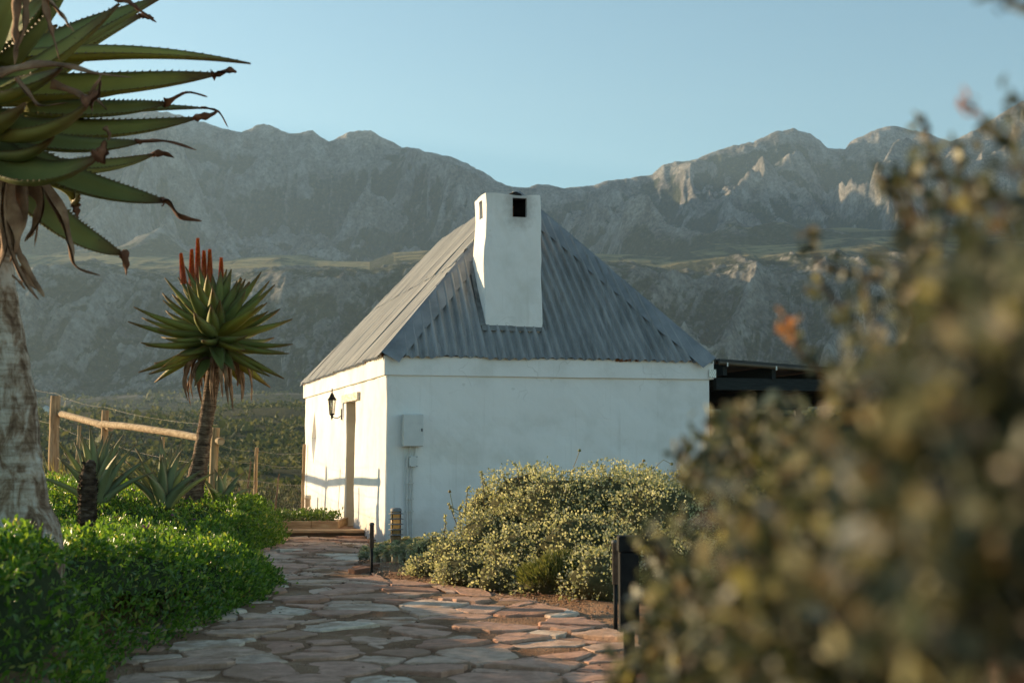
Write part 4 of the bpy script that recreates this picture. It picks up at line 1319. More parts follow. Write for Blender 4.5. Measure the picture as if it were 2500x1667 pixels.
# resample
pp, rr = [], []
for i in range(len(pts) - 1):
    for k in range(4):
        t = k / 4; pp.append(pts[i].lerp(pts[i + 1], t)); rr.append((rad[i] * (1 - t) + rad[i + 1] * t) * (1 + .03 * math.sin(i * 5 + k * 2.2)))
pp.append(pts[-1]); rr.append(rad[-1])
MB().tube(pp, rr, 28, jit=.03, seed=3).build('trunk', BARK_F, NA)
Ac = un(-50, 330, AY) - AB
def A_(px, py, dy): return un(px, py, AY + dy) - AB
near = [  # control points in the picture, depth offsets, width in pixels, dry tip
    ([(-20, 150), (300, 108), (612, 154)], (0, -.1, -.25), 56, None),
    ([(-20, 218), (290, 222), (535, 180)], (0, -.1, -.1), 70, [(560, 172), (578, 177)]),
    ([(60, 262), (300, 282), (410, 250)], (0, .1, .1), 50, [(455, 226), (507, 237)]),
    ([(60, 285), (300, 262), (505, 264)], (.2, .45, .6), 36, [(535, 275), (557, 312)]),
    ([(40, 300), (260, 345), (487, 286)], (0, .1, .1), 56, [(512, 282), (535, 270)]),
    ([(30, 330), (200, 378), (348, 345)], (-.1, -.4, -.45), 48, [(410, 345), (480, 367)]),
    ([(100, 400), (250, 428), (380, 375)], (.2, .5, .7), 52, [(405, 376), (426, 386)]),
    ([(50, 385), (230, 482), (410, 492)], (0, 0, -.05), 64, [(440, 528), (493, 540)]),
    ([(60, 470), (170, 590), (303, 622)], (.1, .25, .3), 66, [(308, 650), (308, 672)]),
    ([(-90, 270), (100, 385), (218, 245)], (-.4, -1.0, -1.15), 84, [(240, 225), (245, 195)]),
    ([(-60, 340), (70, 500), (245, 378)], (-.3, -.9, -1.0), 82, [(252, 362), (256, 342)]),
    ([(-80, 250), (110, 190), (290, 8)], (-.4, -.9, -1.0), 74, None),
    ([(40, 160), (230, 70), (400, -12)], (.1, .4, .5), 84, None),
    ([(100, 170), (250, 70), (348, 38)], (.3, .6, .7), 60, [(362, 42), (376, 45)]),
    ([(0, 130), (120, 40), (190, -110)], (-.2, -.4, -.5), 100, None),
    ([(-90, 170), (10, 60), (60, -140)], (-.4, -.8, -.9), 110, None),
    ([(80, 420), (178, 440), (185, 505)], (.4, .7, .8), 62, [(188, 520), (186, 530)]),
    ([(-90, 225), (40, 245), (150, 165)], (-.4, -1.05, -1.2), 80, None),
    ([(-60, 330), (60, 420), (130, 330)], (-.2, -.7, -.9), 70, None),
    ([(-60, 300), (150, 320), (330, 300)], (.2, .6, .8), 55, None),
    ([(-60, 400), (20, 520), (95, 500)], (.1, .3, .5), 60, None),
    ([(-60, 120), (60, -20), (230, -140)], (.2, .4, .5), 90, None),
    ([(-60, 200), (60, 120), (140, 60)], (.3, .6, .8), 90, None),
    ([(-40, 240), (90, 200), (230, 130)], (.2, .5, .6), 80, None),
    ([(-40, 300), (80, 290), (200, 290)], (.3, .6, .8), 80, None),
    ([(-60, 360), (60, 380), (170, 400)], (.2, .5, .7), 80, None),
    ([(-60, 100), (0, 20), (10, -120)], (.3, .5, .6), 100, None),
    ([(-80, 300), (-10, 330), (60, 250)], (-.5, -1.0, -1.15), 90, None),
    ([(-60, 150), (40, 110), (130, -40)], (-.1, -.3, -.4), 90, None),
    ([(-30, 230), (150, 240), (300, 225)], (.25, .5, .6), 70, None),
]
for i, (c3, dy, w, dry) in enumerate(near):
    q = [A_(a, b_, d) for (a, b_), d in zip(c3, dy)]
    wm = w * 1.18 * AY / F
    wp = (lambda t: (1 - t ** 5) * (1 - .32 * t) + .03) if dry else None
    me = aloe_leaf_mesh('leaf', q, wm * 1.12, wm * .34, Vector((.1, -.9, .75)) if i % 3 else Vector((.1, -.6, .9)), ALOE_F, teeth=26, rows=16, tsize=.026, profile=wp)
    link(bpy.data.objects.new('leaf', me), NA)
    if dry:
        tt = [q[1].lerp(q[2], .93)] + [q[2]] + [A_(a, b_, dy[2]) for a, b_ in dry]
        strip_leaf('dry_tip', tt, wm * .42, DRYRED, NA, i)
r = random.Random(4)
for i in range(16):   # leaves on the far and left side
    an = math.radians(r.uniform(95, 265)); el = math.radians(r.uniform(-25, 65)); L = r.uniform(1.1, 1.45)
    d = Vector((math.cos(an) * math.cos(el), math.sin(an) * math.cos(el), math.sin(el)))
    q = [Ac + d * .1, Ac + d * L * .55 - Vector((0, 0, .1)), Ac + d * L + Vector((0, 0, .12))]
    link(bpy.data.objects.new('leaf', aloe_leaf_mesh('leaf', q, .18, .05, Vector((0, 0, 1)), ALOE_F, teeth=16, rows=10, tsize=.015)), NA)
dead = [([(46, 400), (52, 520), (40, 600), (70, 660), (108, 725)], -.25, 52), ([(95, 430), (150, 520), (172, 600), (185, 650), (245, 673)], -.1, 34), ([(5, 390), (20, 480), (40, 580), (25, 640)], -.3, 60), ([(70, 430), (98, 500), (80, 560), (60, 590)], -.2, 56), ([(86, 520), (90, 560), (84, 602)], -.1, 10), ([(30, 400), (10, 500), (30, 620), (70, 700), (95, 732)], -.32, 30),
        ([(0, 178), (70, 160), (150, 158), (230, 178), (322, 190)], -1.25, 26), ([(40, 190), (75, 235), (100, 258), (170, 250)], -1.25, 14), ([(105, -10), (120, 50), (130, 90), (146, 148)], -1.2, 16), ([(45, -20), (38, 60), (40, 110), (36, 158)], -1.2, 26), ([(62, -20), (62, 60), (36, 130)], -1.25, 18), ([(110, -10), (150, 35), (168, 62), (182, 78)], -1.2, 18), ([(125, 205), (185, 225), (210, 240), (236, 205), (248, 182)], -1.1, 20), ([(195, 230), (235, 243), (262, 270)], -1.0, 12), ([(270, -15), (315, 5), (340, 25), (382, 55)], -.6, 28), ([(30, 672), (50, 690), (62, 708)], -.2, 12), ([(255, 310), (268, 330), (262, 345)], -.8, 12), ([(0, 395), (-10, 500), (10, 600), (-5, 660)], -.32, 50), ([(52, 650), (75, 690), (100, 710)], -.15, 16)]
for i, (c, dy, w) in enumerate(dead):
    strip_leaf('dry_leaf', [A_(a, b_, dy) for a, b_ in c], w * AY / F, DRY if i not in (14,) else DRYRED, NA, 40 + i, rows=22)

# ---- tall flowering aloe
def bark_mid():
    m, nt, b = new_mat('aloe_stem_bark', .85, .2)
    p = coord(nt, 'Object')
    rings = tex_noise(nt, mapping(nt, p, (2.2, 2.2, 16)), 3.2, 5, .6)
    n = tex_noise(nt, p, 16, 5, .6)
    c = ramp(nt, mth(nt, 'ADD', mth(nt, 'MULTIPLY', rings, .6), mth(nt, 'MULTIPLY', n, .4)), [(.38, (.055, .032, .02)), (.5, (.17, .105, .066)), (.62, (.36, .25, .16))])
    nt.links.new(c, b.inputs['Base Color']); bump(nt, b, mth(nt, 'ADD', rings, mth(nt, 'MULTIPLY', n, .8)), 1.0, .06)
    return m
BARK_M = bark_mid()
MY = 19.4
MBs = un(478, 1200, MY); MBs.z -= .45
MA = thing('flowering_aloe', MBs, 'tall aloe with red flower spikes standing in front of the rail fence', 'aloe')
ctr = [(470, 1300, 54), (472, 1195, 50), (484, 1150, 42), (494, 1090, 37), (505, 1020, 35), (514, 960, 34), (522, 900, 36), (526, 850, 40), (527, 800, 36)]
pts = [un(a, b_, MY) - MBs for a, b_, w in ctr]; rad = [w * .5 * MY / F for a, b_, w in ctr]
pp, rr = [], []
for i in range(len(pts) - 1):
    for k in range(4):
        t = k / 4; pp.append(pts[i].lerp(pts[i + 1], t)); rr.append((rad[i] * (1 - t) + rad[i + 1] * t) * (1 + .05 * math.sin(i * 7 + k * 2.9)))
MB().tube(pp, rr, 22, jit=.06, seed=8).build('trunk', BARK_M, MA)
Mc = un(526, 812, MY) - MBs
r = random.Random(12)
NL = 92
for i in range(NL):
    f = i / (NL - 1)                       # 0 top centre .. 1 lowest
    an = i * 2.39996 + r.uniform(-.35, .35)
    el = math.radians(78 - 108 * f ** .85 + r.uniform(-12, 12))
    L = (.60 + .46 * min(1, f * 1.6)) * r.uniform(.78, 1.10)
    if f > .85: L *= .92
    d = Vector((math.cos(an) * math.cos(el), math.sin(an) * math.cos(el), math.sin(el)))
    h = Vector((math.cos(an), math.sin(an), 0))
    base = Mc + Vector((0, 0, .22 - .42 * f)) + h * .05
    mid = base + d * L * .5 + Vector((r.uniform(-.05, .05), r.uniform(-.05, .05), -.07 * r.random() - (.03 if f > .3 else 0))) + h * .03
    tip = base + d * L + Vector((0, 0, .05 + .05 * r.random())) if f < .8 else base + d * L + Vector((0, 0, -.04))
    me = aloe_leaf_mesh('leaf', [base, mid, tip], r.uniform(.20, .25), .066, Vector((0, 0, 1)) if el < 1.2 else -h, ALOE_M, teeth=17, rows=10, tsize=.020, curl=.45)
    link(bpy.data.objects.new('leaf', me), MA)
for i in range(34):                         # withered skirt
    an = i * 2.4 + r.uniform(-.2, .2); h = Vector((math.cos(an), math.sin(an), 0))
    b0 = Mc + Vector((0, 0, -.25 - .12 * r.random())) + h * .09
    out = r.uniform(.12, .42); dn = r.uniform(.35, .72)
    strip_leaf('dry_leaf', [b0, b0 + h * out * .7 + Vector((0, 0, -.08)), b0 + h * out + Vector((0, 0, -dn * .6)), b0 + h * out * r.uniform(.8, 1.1) + Vector((.03, 0, -dn))], r.uniform(.06, .10), DRY, MA, 100 + i, rows=12)
FLOW = leaf_mat('red_aloe_bud', [(0, (.42, .07, .014)), (.6, (.60, .12, .02)), (1, (.75, .24, .04))], .45, .25, tint=(1.2, .9, .6))
STALK = pmat('flower_stalk', [(.3, (.07, .075, .03)), (.7, (.14, .13, .06))], 10, .7, .2)
def spike_mesh(seed, L, R):
    r = random.Random(seed); mb = MB()
    n = int(300 * L / .35)
    for i in range(n):
        t = i / n; a = i * 2.39996; z = L * (.02 + .98 * t)
        rad_ = R * (1 - .72 * t ** 1.6) * (.8 + .2 * math.sin(t * 3.1)); bl = .028 * (1 - .5 * t) + .006
        h = Vector((math.cos(a), math.sin(a), 0)); s = Vector((-h.y, h.x, 0))
        b0 = h * rad_ * .35 + Vector((0, 0, z)); tip = h * (rad_ * .35 + bl) + Vector((0, 0, z + bl * (.35 - 1.0 * (1 - t) + t * 1.0)))
        w = .0075
        mb.add([b0 + s * w, b0 - s * w * .5 + Vector((0, 0, w)), b0 - s * w * .5 - Vector((0, 0, w)), tip + s * w * .6, tip - s * w * .6], [(0, 1, 4, 3), (1, 2, 4), (2, 0, 3, 4), (0, 2, 1)])
    mb.tube([(0, 0, -.02), (0, 0, L)], [R * .62, R * .16], 6)
    return mb.mesh('flower_spike', FLOW)
spk = [(442, 690, 622, -.05), (468, 695, 612, -.02), (483, 690, 585, .02), (498, 680, 615, .05), (512, 688, 612, .0), (540, 680, 632, .05)]
for i, (px, y0, y1, dy) in enumerate(spk):
    a, b_ = un(px + (6 if i == 0 else 0), y0, MY + dy), un(px, y1, MY + dy)
    L = (b_ - a).length
    o = bpy.data.objects.new('flower_spike', spike_mesh(50 + i, L, (.064 if i != 5 else .045)))
    o.rotation_euler = (b_ - a).to_track_quat('Z', 'Y').to_euler(); o.location = a - MBs
    link(o, MA)
    MB().tube([Mc + Vector((0, 0, .22)), un(500 + (px - 500) * .35, 755, MY) - MBs, a - MBs], .010, 6).build('flower_stalk', STALK, MA)
# spent black stalks
for i, (c) in enumerate(([(500, 790), (490, 752), (488, 735)], [(505, 780), (470, 760), (450, 742)], [(505, 790), (515, 760), (512, 745)])):
    MB().tube([un(a, b_, MY - .3) - MBs for a, b_ in c], .008, 5).build('spent_stalk', DRYRED, MA)

# ---- two grey-green aloe clumps at the fence
def clump(px, py, Y, n, L0, label, seed):
    r = random.Random(seed)
    c = un(px, py, Y); c.z -= .12
    t = thing('aloe_clump', c, label, 'aloe', 'low aloe clumps by the fence')
    for i in range(n):
        f = (i + .5) / n
        an = i * 2.39996 + r.uniform(-.3, .3); el = math.radians(85 - 60 * f + r.uniform(-6, 6)); L = L0 * r.uniform(.8, 1.1) * (1 - .15 * f)
        d = Vector((math.cos(an) * math.cos(el), math.sin(an) * math.cos(el), math.sin(el))); h = Vector((math.cos(an), math.sin(an), 0))
        q = [h * .04, d * L * .5 + Vector((0, 0, .06)) - h * .02, d * L + h * .05]
        link(bpy.data.objects.new('leaf', aloe_leaf_mesh('leaf', q, r.uniform(.13, .17), .045, -h + Vector((0, 0, .6)), ALOE_G, teeth=16, rows=10, tsize=.010, curl=.5)), t)
clump(235, 1205, 17.6, 26, .92, 'grey green spiky aloe clump behind the shaggy stump', 3)
clump(400, 1215, 18.0, 20, .88, 'grey green spiky aloe clump between stump and flowering aloe', 9)
clump(540, 1215, 19.6, 9, .55, 'small aloe clump half hidden right of the flowering aloe trunk', 14)

# ---- shaggy stump
SG = pmat('shaggy_stump_bark', [(.3, (.022, .014, .010)), (.5, (.075, .048, .034)), (.7, (.19, .14, .105))], 9, .95, .1, 18, .9, .03, stretch=(1, 1, 3))
sc_ = un(213, 1240, 14.5); sc_.z -= .25
SGT = thing('shaggy_stump', sc_, 'dark shaggy aloe stump rising from the ground cover', 'stump')
sp_pts = [(0, 0, 0), (0, 0, .3), (.01, 0, .45), (.0, 0, .58), (.02, 0, .68), (.035, 0, .735)]
MB().tube(sp_pts, [.085, .085, .08, .072, .058, .03], 14, jit=.06, seed=2).build('core', SG, SGT)
mb = MB(); r = random.Random(6)
for i in range(190):
    z = .05 + .66 * i / 190; a = r.uniform(0, 6.28); R = (.084 if z < .5 else .084 - (z - .5) * .18)
    w = r.uniform(.10, .45); q = []
    for k in range(4):
        aa = a + (k / 3 - .5) * w * 2.2
        for dz, dr in ((-.012, .004), (.016, .022 * r.random() + .006)):
            q.append(((R + dr) * math.cos(aa) + .02 * max(0, z - .4), (R + dr) * math.sin(aa), z + dz + .006 * math.sin(aa * 5 + i)))
    mb.add(q, [(0, 2, 3, 1), (2, 4, 5, 3), (4, 6, 7, 5)])
o = mb.build('bark_scales', SG, SGT); o['kind'] = 'stuff'

# ------------------------------------------------------------------ right-hand bed: silver bush, succulents, dark shrub
SILV = leaf_mat('silver_bush_leaf', [(0, (.17, .185, .09)), (.3, (.31, .32, .20)), (.6, (.47, .46, .32)), (.85, (.57, .55, .42)), (1, (.64, .61, .49))], .6, .55, .15, (1.15, 1.12, .65))
TWIG = pmat('brown_twig', [(.3, (.055, .036, .022)), (.7, (.14, .095, .06))], 14, .9, .1)
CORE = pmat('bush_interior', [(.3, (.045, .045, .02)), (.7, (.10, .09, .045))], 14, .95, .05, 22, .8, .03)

def blob_pts(blobs, n, r, shell=.22):
    """points through the outer shell of a union of ellipsoids (cx,cy,cz,rx,ry,rz)"""
    B = np.array(blobs, float)
    ar = (B[:, 3] * B[:, 4] + B[:, 3] * B[:, 5] + B[:, 4] * B[:, 5]); ar /= ar.sum()
    k = r.choice(len(B), n, p=ar)
    d = unit(r.normal(size=(n, 3)))
    lump = 1 + .16 * (vn2(d[:, 0] * 3 + k * 7.1, d[:, 1] * 3 + d[:, 2] * 3.7, 3) - .5) * 2 + .10 * (vn2(d[:, 0] * 8 + k * 3.3, d[:, 2] * 8 + d[:, 1] * 6, 5) - .5) * 2
    rad_ = (1 - shell * r.random(n) ** 1.6) * lump
    p = B[k, :3] + d * rad_[:, None] * B[k, 3:6]
    inside = np.zeros(n, bool)
    for j in range(len(B)):
        q = (p - B[j, :3]) / B[j, 3:6]
        inside |= ((q ** 2).sum(1) < (1 - shell * 1.1) ** 2) & (k != j)
    return p[~inside], d[~inside]

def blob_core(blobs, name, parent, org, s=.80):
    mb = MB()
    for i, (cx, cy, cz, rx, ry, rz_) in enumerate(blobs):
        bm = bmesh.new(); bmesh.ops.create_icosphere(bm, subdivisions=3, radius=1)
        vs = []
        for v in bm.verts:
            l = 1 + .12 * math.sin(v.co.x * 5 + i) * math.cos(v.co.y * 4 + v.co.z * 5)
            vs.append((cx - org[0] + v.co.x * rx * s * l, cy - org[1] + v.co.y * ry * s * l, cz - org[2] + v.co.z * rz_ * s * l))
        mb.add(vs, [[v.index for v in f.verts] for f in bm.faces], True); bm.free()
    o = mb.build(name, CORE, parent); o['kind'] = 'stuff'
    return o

def W(px, py, Y): return tuple(un(px, py, Y))
def blob(px, py, Y, rx, rz_, ry=None):
    c = un(px, py, Y); return (c.x, c.y, c.z, rx, ry or rx, rz_)

sb_org = np.array([.2, 14.6, .06])
SB = thing('silver_bush', tuple(sb_org), 'broad silvery green bush spreading in front of the cottage wall', 'bush')
blobs = [blob(1390, 1270, 15.0, .85, .55, .75), blob(1290, 1250, 15.4, .55, .52, .6), blob(1500, 1265, 15.0, .75, .55, .7), blob(1210, 1330, 15.0, .48, .42, .6), blob(1130, 1365, 14.9, .42, .26, .5), blob(1300, 1360, 14.4, .6, .36, .55), blob(1420, 1350, 14.0, .55, .42, .5), blob(1600, 1300, 14.4, .65, .60, .7), blob(1060, 1385, 15.0, .32, .17, .4), blob(1560, 1220, 15.6, .5, .38, .5), blob(1190, 1255, 15.6, .28, .30, .3), blob(1520, 1400, 13.4, .5, .40, .4), blob(1680, 1300, 15.0, .6, .62, .6), blob(1480, 1420, 13.0, .45, .30, .35), blob(1640, 1420, 13.2, .5, .5, .5), blob(1360, 1420, 13.6, .45, .28, .4), blob(1075, 1352, 15.6, .34, .24, .35), blob(1000, 1395, 15.8, .26, .12, .3), blob(1045, 1402, 15.0, .32, .13, .3), blob(955, 1398, 16.3, .26, .10, .25), blob(1150, 1400, 14.3, .4, .2, .35), blob(1250, 1415, 13.9, .42, .24, .35)]
p, d = blob_pts(blobs, 105000, rng, .28)
k = p[:, 2] > gz(p[:, 0], p[:, 1]) + .01
p, d = p[k], d[k]; n = len(p)
ax = d * .8 + rng.normal(size=(n, 3)) * .75 + np.array([0, 0, .25])
clus = vn2(p[:, 0] * 14, p[:, 2] * 14 + p[:, 1] * 9, 8)
kp = rng.random(n) < np.clip(clus * 2.2 - .35, .08, 1)
p, ax = p[kp], ax[kp]; n = len(p)
o = link(bpy.data.objects.new('foliage', leaf_cloud('foliage', p - sb_org, ax, rand_dir(n, .3), rng.uniform(.020, .036, n), rng.uniform(.015, .027, n), SILV)), SB); o['kind'] = 'stuff'
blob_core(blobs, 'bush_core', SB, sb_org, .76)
def sprigs(parent, org, specs, mat, lsz, seed, leaves=34):
    """loose shoots standing out of a bush: stem tube plus small leaves"""
    r = np.random.default_rng(seed); rr_ = random.Random(seed)
    P, A_x = [], []
    mb = MB()
    for (px, py, Y, L, lean) in specs:
        b0 = un(px, py, Y) - Vector(tuple(org)); d = Vector((lean, rr_.uniform(-.3, .3), 1)).normalized()
        b2 = b0 + d * L; b1 = b0.lerp(b2, .5) + Vector((rr_.uniform(-.03, .03), 0, .02))
        mb.tube([b0 - d * .15, b0, b1, b2], [.005, .0045, .003, .0015], 5)
        for q in range(leaves):
            t = rr_.random() ** .8
            c = b0.lerp(b1, t * 2) if t < .5 else b1.lerp(b2, t * 2 - 1)
            P.append(tuple(c)); A_x.append((rr_.gauss(0, 1), rr_.gauss(0, 1), rr_.gauss(.4, .7)))
    P = np.array(P); A_x = np.array(A_x); n = len(P)
    o = mb.build('twigs', TWIG, parent); o['kind'] = 'stuff'
    o = link(bpy.data.objects.new('shoot_leaves', leaf_cloud('shoot_leaves', P, A_x, rand_dir(n), r.uniform(.7, 1.2, n) * lsz, r.uniform(.5, .8, n) * lsz, mat, (T4, F4))), parent); o['kind'] = 'stuff'
spec = []
rr2 = random.Random(31)
for (px, py) in [(1178, 1155), (1190, 1170), (1265, 1145), (1285, 1160), (1310, 1150), (1330, 1155), (1352, 1145), (1395, 1150), (1420, 1145), (1450, 1150), (1490, 1158), (1520, 1150), (1530, 1145), (1560, 1170), (1240, 1160), (1475, 1145), (1215, 1180), (1160, 1215), (1125, 1240), (1110, 1245), (1085, 1280), (1060, 1310), (1055, 1330), (1140, 1200), (1580, 1165), (1370, 1155), (1180, 1200)]:
    spec.append((px, py + 22, 15.2 + rr2.uniform(-.2, .2), rr2.uniform(.10, .22), rr2.uniform(-.5, .35)))
sprigs(SB, sb_org, spec, SILV, .027, 3, 40)
# thin dry flower stalks above the bush
mb = MB()
for c in ([(1582, 1180), (1590, 1160), (1605, 1135), (1620, 1122), (1640, 1133)], [(1555, 1165), (1562, 1140), (1572, 1125)], [(1650, 1180), (1652, 1160), (1658, 1150)], [(1400, 1140), (1410, 1115), (1415, 1100)], [(1150, 1265), (1118, 1245), (1100, 1238)], [(1130, 1262), (1108, 1248), (1098, 1200)]):
    mb.tube([un(a, b_, 15.0) - Vector(tuple(sb_org)) for a, b_ in c], .0035, 5)
    e = un(*c[-1], 15.0) - Vector(tuple(sb_org))
    mb.lathe([(.002, -.012), (.018, -.004), (.016, .012), (.002, .02)], 7, Matrix.Translation(e))
o = mb.build('dry_flower_stalks', STRAW, SB); o['kind'] = 'stuff'

# dark narrow-leaved shrub in front
DARKG = leaf_mat('rosemary_leaf', [(0, (.06, .075, .022)), (.5, (.13, .14, .045)), (1, (.28, .25, .10))], .5, .35, .3)
def spiky(px, py, Y, rx, h, n, label, seed, mat, name='dark_shrub'):
    r = np.random.default_rng(seed)
    c = un(px, py, Y); c.z = float(gz(c.x, c.y))
    t = thing(name, c, label, 'shrub')
    u = r.random(n); a = r.uniform(0, 6.28, n); rad_ = np.sqrt(r.random(n))
    hh = h * (1 - .55 * rad_ ** 2)
    p = np.stack([rx * rad_ * np.cos(a), rx * .8 * rad_ * np.sin(a), hh * (1 - .55 * r.random(n) ** 1.5)], 1)
    p[:, 2] *= .85 + .3 * vn2(p[:, 0] * 8, p[:, 1] * 8, seed)
    ax = np.stack([np.cos(a) * rad_ * .8, np.sin(a) * rad_ * .8, np.full(n, .9)], 1) + r.normal(size=(n, 3)) * .35
    o = link(bpy.data.objects.new('foliage', leaf_cloud('foliage', p, ax, rand_dir(n), r.uniform(.05, .10, n), r.uniform(.006, .011, n), mat, (TN, FN))), t); o['kind'] = 'stuff'
    mb = MB(); q = random.Random(seed)
    for i in range(26):
        aa = q.uniform(0, 6.28); rd = q.uniform(.2, .95) * rx
        mb.tube([(0, 0, -.03), (rd * .5 * math.cos(aa), rd * .4 * math.sin(aa), h * .45), (rd * math.cos(aa), rd * .8 * math.sin(aa), h * .75)], [.01, .007, .003], 5)
    o = mb.build('stems', TWIG, t); o['kind'] = 'stuff'
spiky(1375, 1440, 13.35, .40, .34, 6000, 'small dark green needle leaved shrub in front of the silver bush', 5, DARKG)

# pale succulents by the bollard light
SUCC = leaf_mat('pale_succulent_leaf', [(0, (.24, .27, .15)), (.5, (.42, .42, .27)), (.85, (.58, .52, .37)), (1, (.62, .46, .33))], .5, .35, .35, (1.1, 1.1, .7))
so = np.array([-1.15, 16.6, .05])
SU = thing('succulent_bed', tuple(so), 'pale grey green succulent rosettes around the bollard light', 'succulents'); SU['kind'] = 'stuff'
P, AX, NR, LL = [], [], [], []
rs = np.random.default_rng(4)
cores = MB()
for i in range(210):
    u = rs.random(); px = 905 + 240 * u ** 1.0 + rs.normal() * 14; Y = 17.5 - 2.3 * rs.random() * (.5 + .5 * u)
    x = (px - 1250) / F * Y; y = Y
    if x < float(xr(y)) + .06: x = float(xr(y)) + rs.uniform(.06, .3)
    s = rs.uniform(.05, .085); z = float(gz(x, y)) + rs.uniform(.02, .09) + .10 * max(0, 1 - abs(px - 1010) / 130)
    c = np.array([x, y, z])
    cores.lathe([(s * .75, -z + float(gz(x, y)) - .02), (s * .6, -.03), (s * .3, .0)], 7, Matrix.Translation(Vector(tuple(c - so))))
    m_ = 34
    f = np.arange(m_) / m_; a = np.arange(m_) * 2.4 + rs.random() * 6
    el = np.radians(80 - 130 * f)
    d = np.stack([np.cos(a) * np.cos(el), np.sin(a) * np.cos(el), np.sin(el)], 1)
    P.append(c + d * s * .15); AX.append(d); NR.append(np.cross(d, np.cross(np.array([0, 0, 1.]), d)) + 1e-3); LL.append(s * (.6 + .5 * f))
P = np.concatenate(P); AX = np.concatenate(AX); NR = np.concatenate(NR); LL = np.concatenate(LL)
o = link(bpy.data.objects.new('rosettes', leaf_cloud('rosettes', P - so, AX, NR, LL, LL * .62, SUCC)), SU); o['kind'] = 'stuff'
o = cores.build('stems', SUCC, SU); o['kind'] = 'stuff'

# scattered pebbles along the right edge of the path
PEB = pmat('pebble', [(.3, (.17, .09, .055)), (.5, (.28, .17, .11)), (.7, (.38, .29, .22))], 3, .9, .2, kind='World')
mb = MB(); r = random.Random(9)
for i in range(1500):
    y = r.uniform(8.6, 20.5); side = r.random()
    x = float(xr(y)) + abs(r.gauss(0, .22)) if side < .6 else r.uniform(float(xl(y)), float(xr(y)))
    s = r.uniform(.006, .022); z = float(gz(x, y)) + .028
    vs = [(x + s * a * r.uniform(.7, 1.2), y + s * b_ * r.uniform(.7, 1.2), z + s * .6 * c * r.uniform(.7, 1.2)) for a, b_, c in ((1, 0, 0), (0, 1, 0), (-1, 0, 0), (0, -1, 0), (0, 0, 1), (0, 0, -1))]
    mb.add(vs, [(0, 1, 4), (1, 2, 4), (2, 3, 4), (3, 0, 4), (1, 0, 5), (2, 1, 5), (3, 2, 5), (0, 3, 5)])
tag(mb.build('pebbles', PEB), 'small reddish pebbles scattered over the path and bed', 'pebbles', None, 'stuff')
BRK = pmat('kerb_brick_clay', [(.3, (.22, .10, .06)), (.7, (.36, .19, .12))], 8, .9, .2, 30, .5)
for i, (px, py, rz_) in enumerate(((893, 1382, .9), (880, 1393, 1.05))):
    c = un(px, py, 15.6 - i * .28); c.z = float(zpath(c.y)) + .02
    o = MB().box((-.16, -.055, -.05), (.16, .055, .06), jit=.008).build('edging_brick', BRK, None, c); o.rotation_euler = (.05, -.04, rz_); bevel(o, .008, 2)
    tag(o, ('red clay edging brick against the foot of the thin black stake', 'red clay edging brick in front, lying nearest the path')[i], 'brick', 'edging bricks by the path')

# ------------------------------------------------------------------ path lights and stakes
AMB, nt, b = new_mat('amber_diffuser', .35, .4)
nt.links.new(ramp(nt, tex_noise(nt, coord(nt), 6, 3), [(.3, (.82, .60, .28)), (.7, (.90, .70, .38))]), b.inputs['Base Color'])
tr = nt.nodes.new('ShaderNodeBsdfTranslucent'); tr.inputs[0].default_value = (.95, .72, .36, 1)
mx = nt.nodes.new('ShaderNodeMixShader'); mx.inputs[0].default_value = .7
nt.links.new(b.outputs[0], mx.inputs[1]); nt.links.new(tr.outputs[0], mx.inputs[2]); nt.links.new(mx.outputs[0], nt.nodes['Material Output'].inputs['Surface'])
bc = un(966, 1362, 16.9); bc.z = float(gz(bc.x, bc.y))
BL = thing('bollard_light', bc, 'short wooden bollard light with grey louvre rings and amber glass', 'bollard light', rz=.2)
o = MB().box((-.058, -.058, -.05), (.058, .058, .235)).build('post', pmat('honey_timber', [(.3, (.20, .11, .05)), (.7, (.36, .22, .11))], 4, .8, .2, 12, .4, .008, stretch=(8, 8, 1)), BL); bevel(o, .006, 2)
MB().lathe([(.062, .236), (.062, .51)], 16).build('diffuser', AMB, BL)
for k in range(4):
    a = math.pi / 4 + k * math.pi / 2
    MB().tube([(.066 * math.cos(a), .066 * math.sin(a), .23), (.066 * math.cos(a), .066 * math.sin(a), .52)], .006, 5).build('rod', IRON, BL)
LOUV = pmat('grey_louvre', [(.3, (.16, .155, .15)), (.7, (.26, .25, .24))], 9, .6, .3)
for k in range(5):
    z = .245 + k * .062
    MB().lathe([(.058, z + .006), (.088, z - .004), (.090, z + .002), (.060, z + .012)], 18).build('louvre', LOUV, BL)
MB().lathe([(.02, .515), (.066, .515), (.068, .52), (.064, .55), (.05, .56), (.0, .563)], 16).build('cap', LOUV, BL)

def stake(px, ytop, ybot, Y, label, r0=.011, zg=None):
    c = un(px, ybot, Y); zt2 = un(px, ytop, Y).z
    c.z = float(zpath(Y)) - .03 if zg is None else zg
    h = zt2 - c.z
    t = thing('metal_stake', c, label, 'stake', 'black metal rope stakes')
    MB().lathe([(r0, 0), (r0, h * .55)], 10).build('lower_rod', IRON, t)
    MB().lathe([(r0 * 1.45, h * .55), (r0 * 1.45, h - .03), (r0 * 1.75, h - .028), (r0 * 1.7, h - .008), (r0 * .9, h)], 12).build('upper_sleeve', pmat('worn_stake_metal', [(.3, (.05, .045, .04)), (.7, (.12, .11, .10))], 20, .6, .4, 40, .3, .003), t)
    return t
stake(907, 1275, 1402, 15.2, 'thin dark metal stake standing before the cottage corner', .016)
stake(1503, 1318, 1552, 11.2, 'thin black stake beside the thick black post at right', .017)
pc = un(1536, 1600, 8.6); pt = un(1536, 1306, 8.6); pc.z = float(zpath(8.6)) - .05
h = pt.z - pc.z
BP = thing('black_bollard', pc, 'thick black square bollard light at the right path edge', 'bollard light')
PW = .058
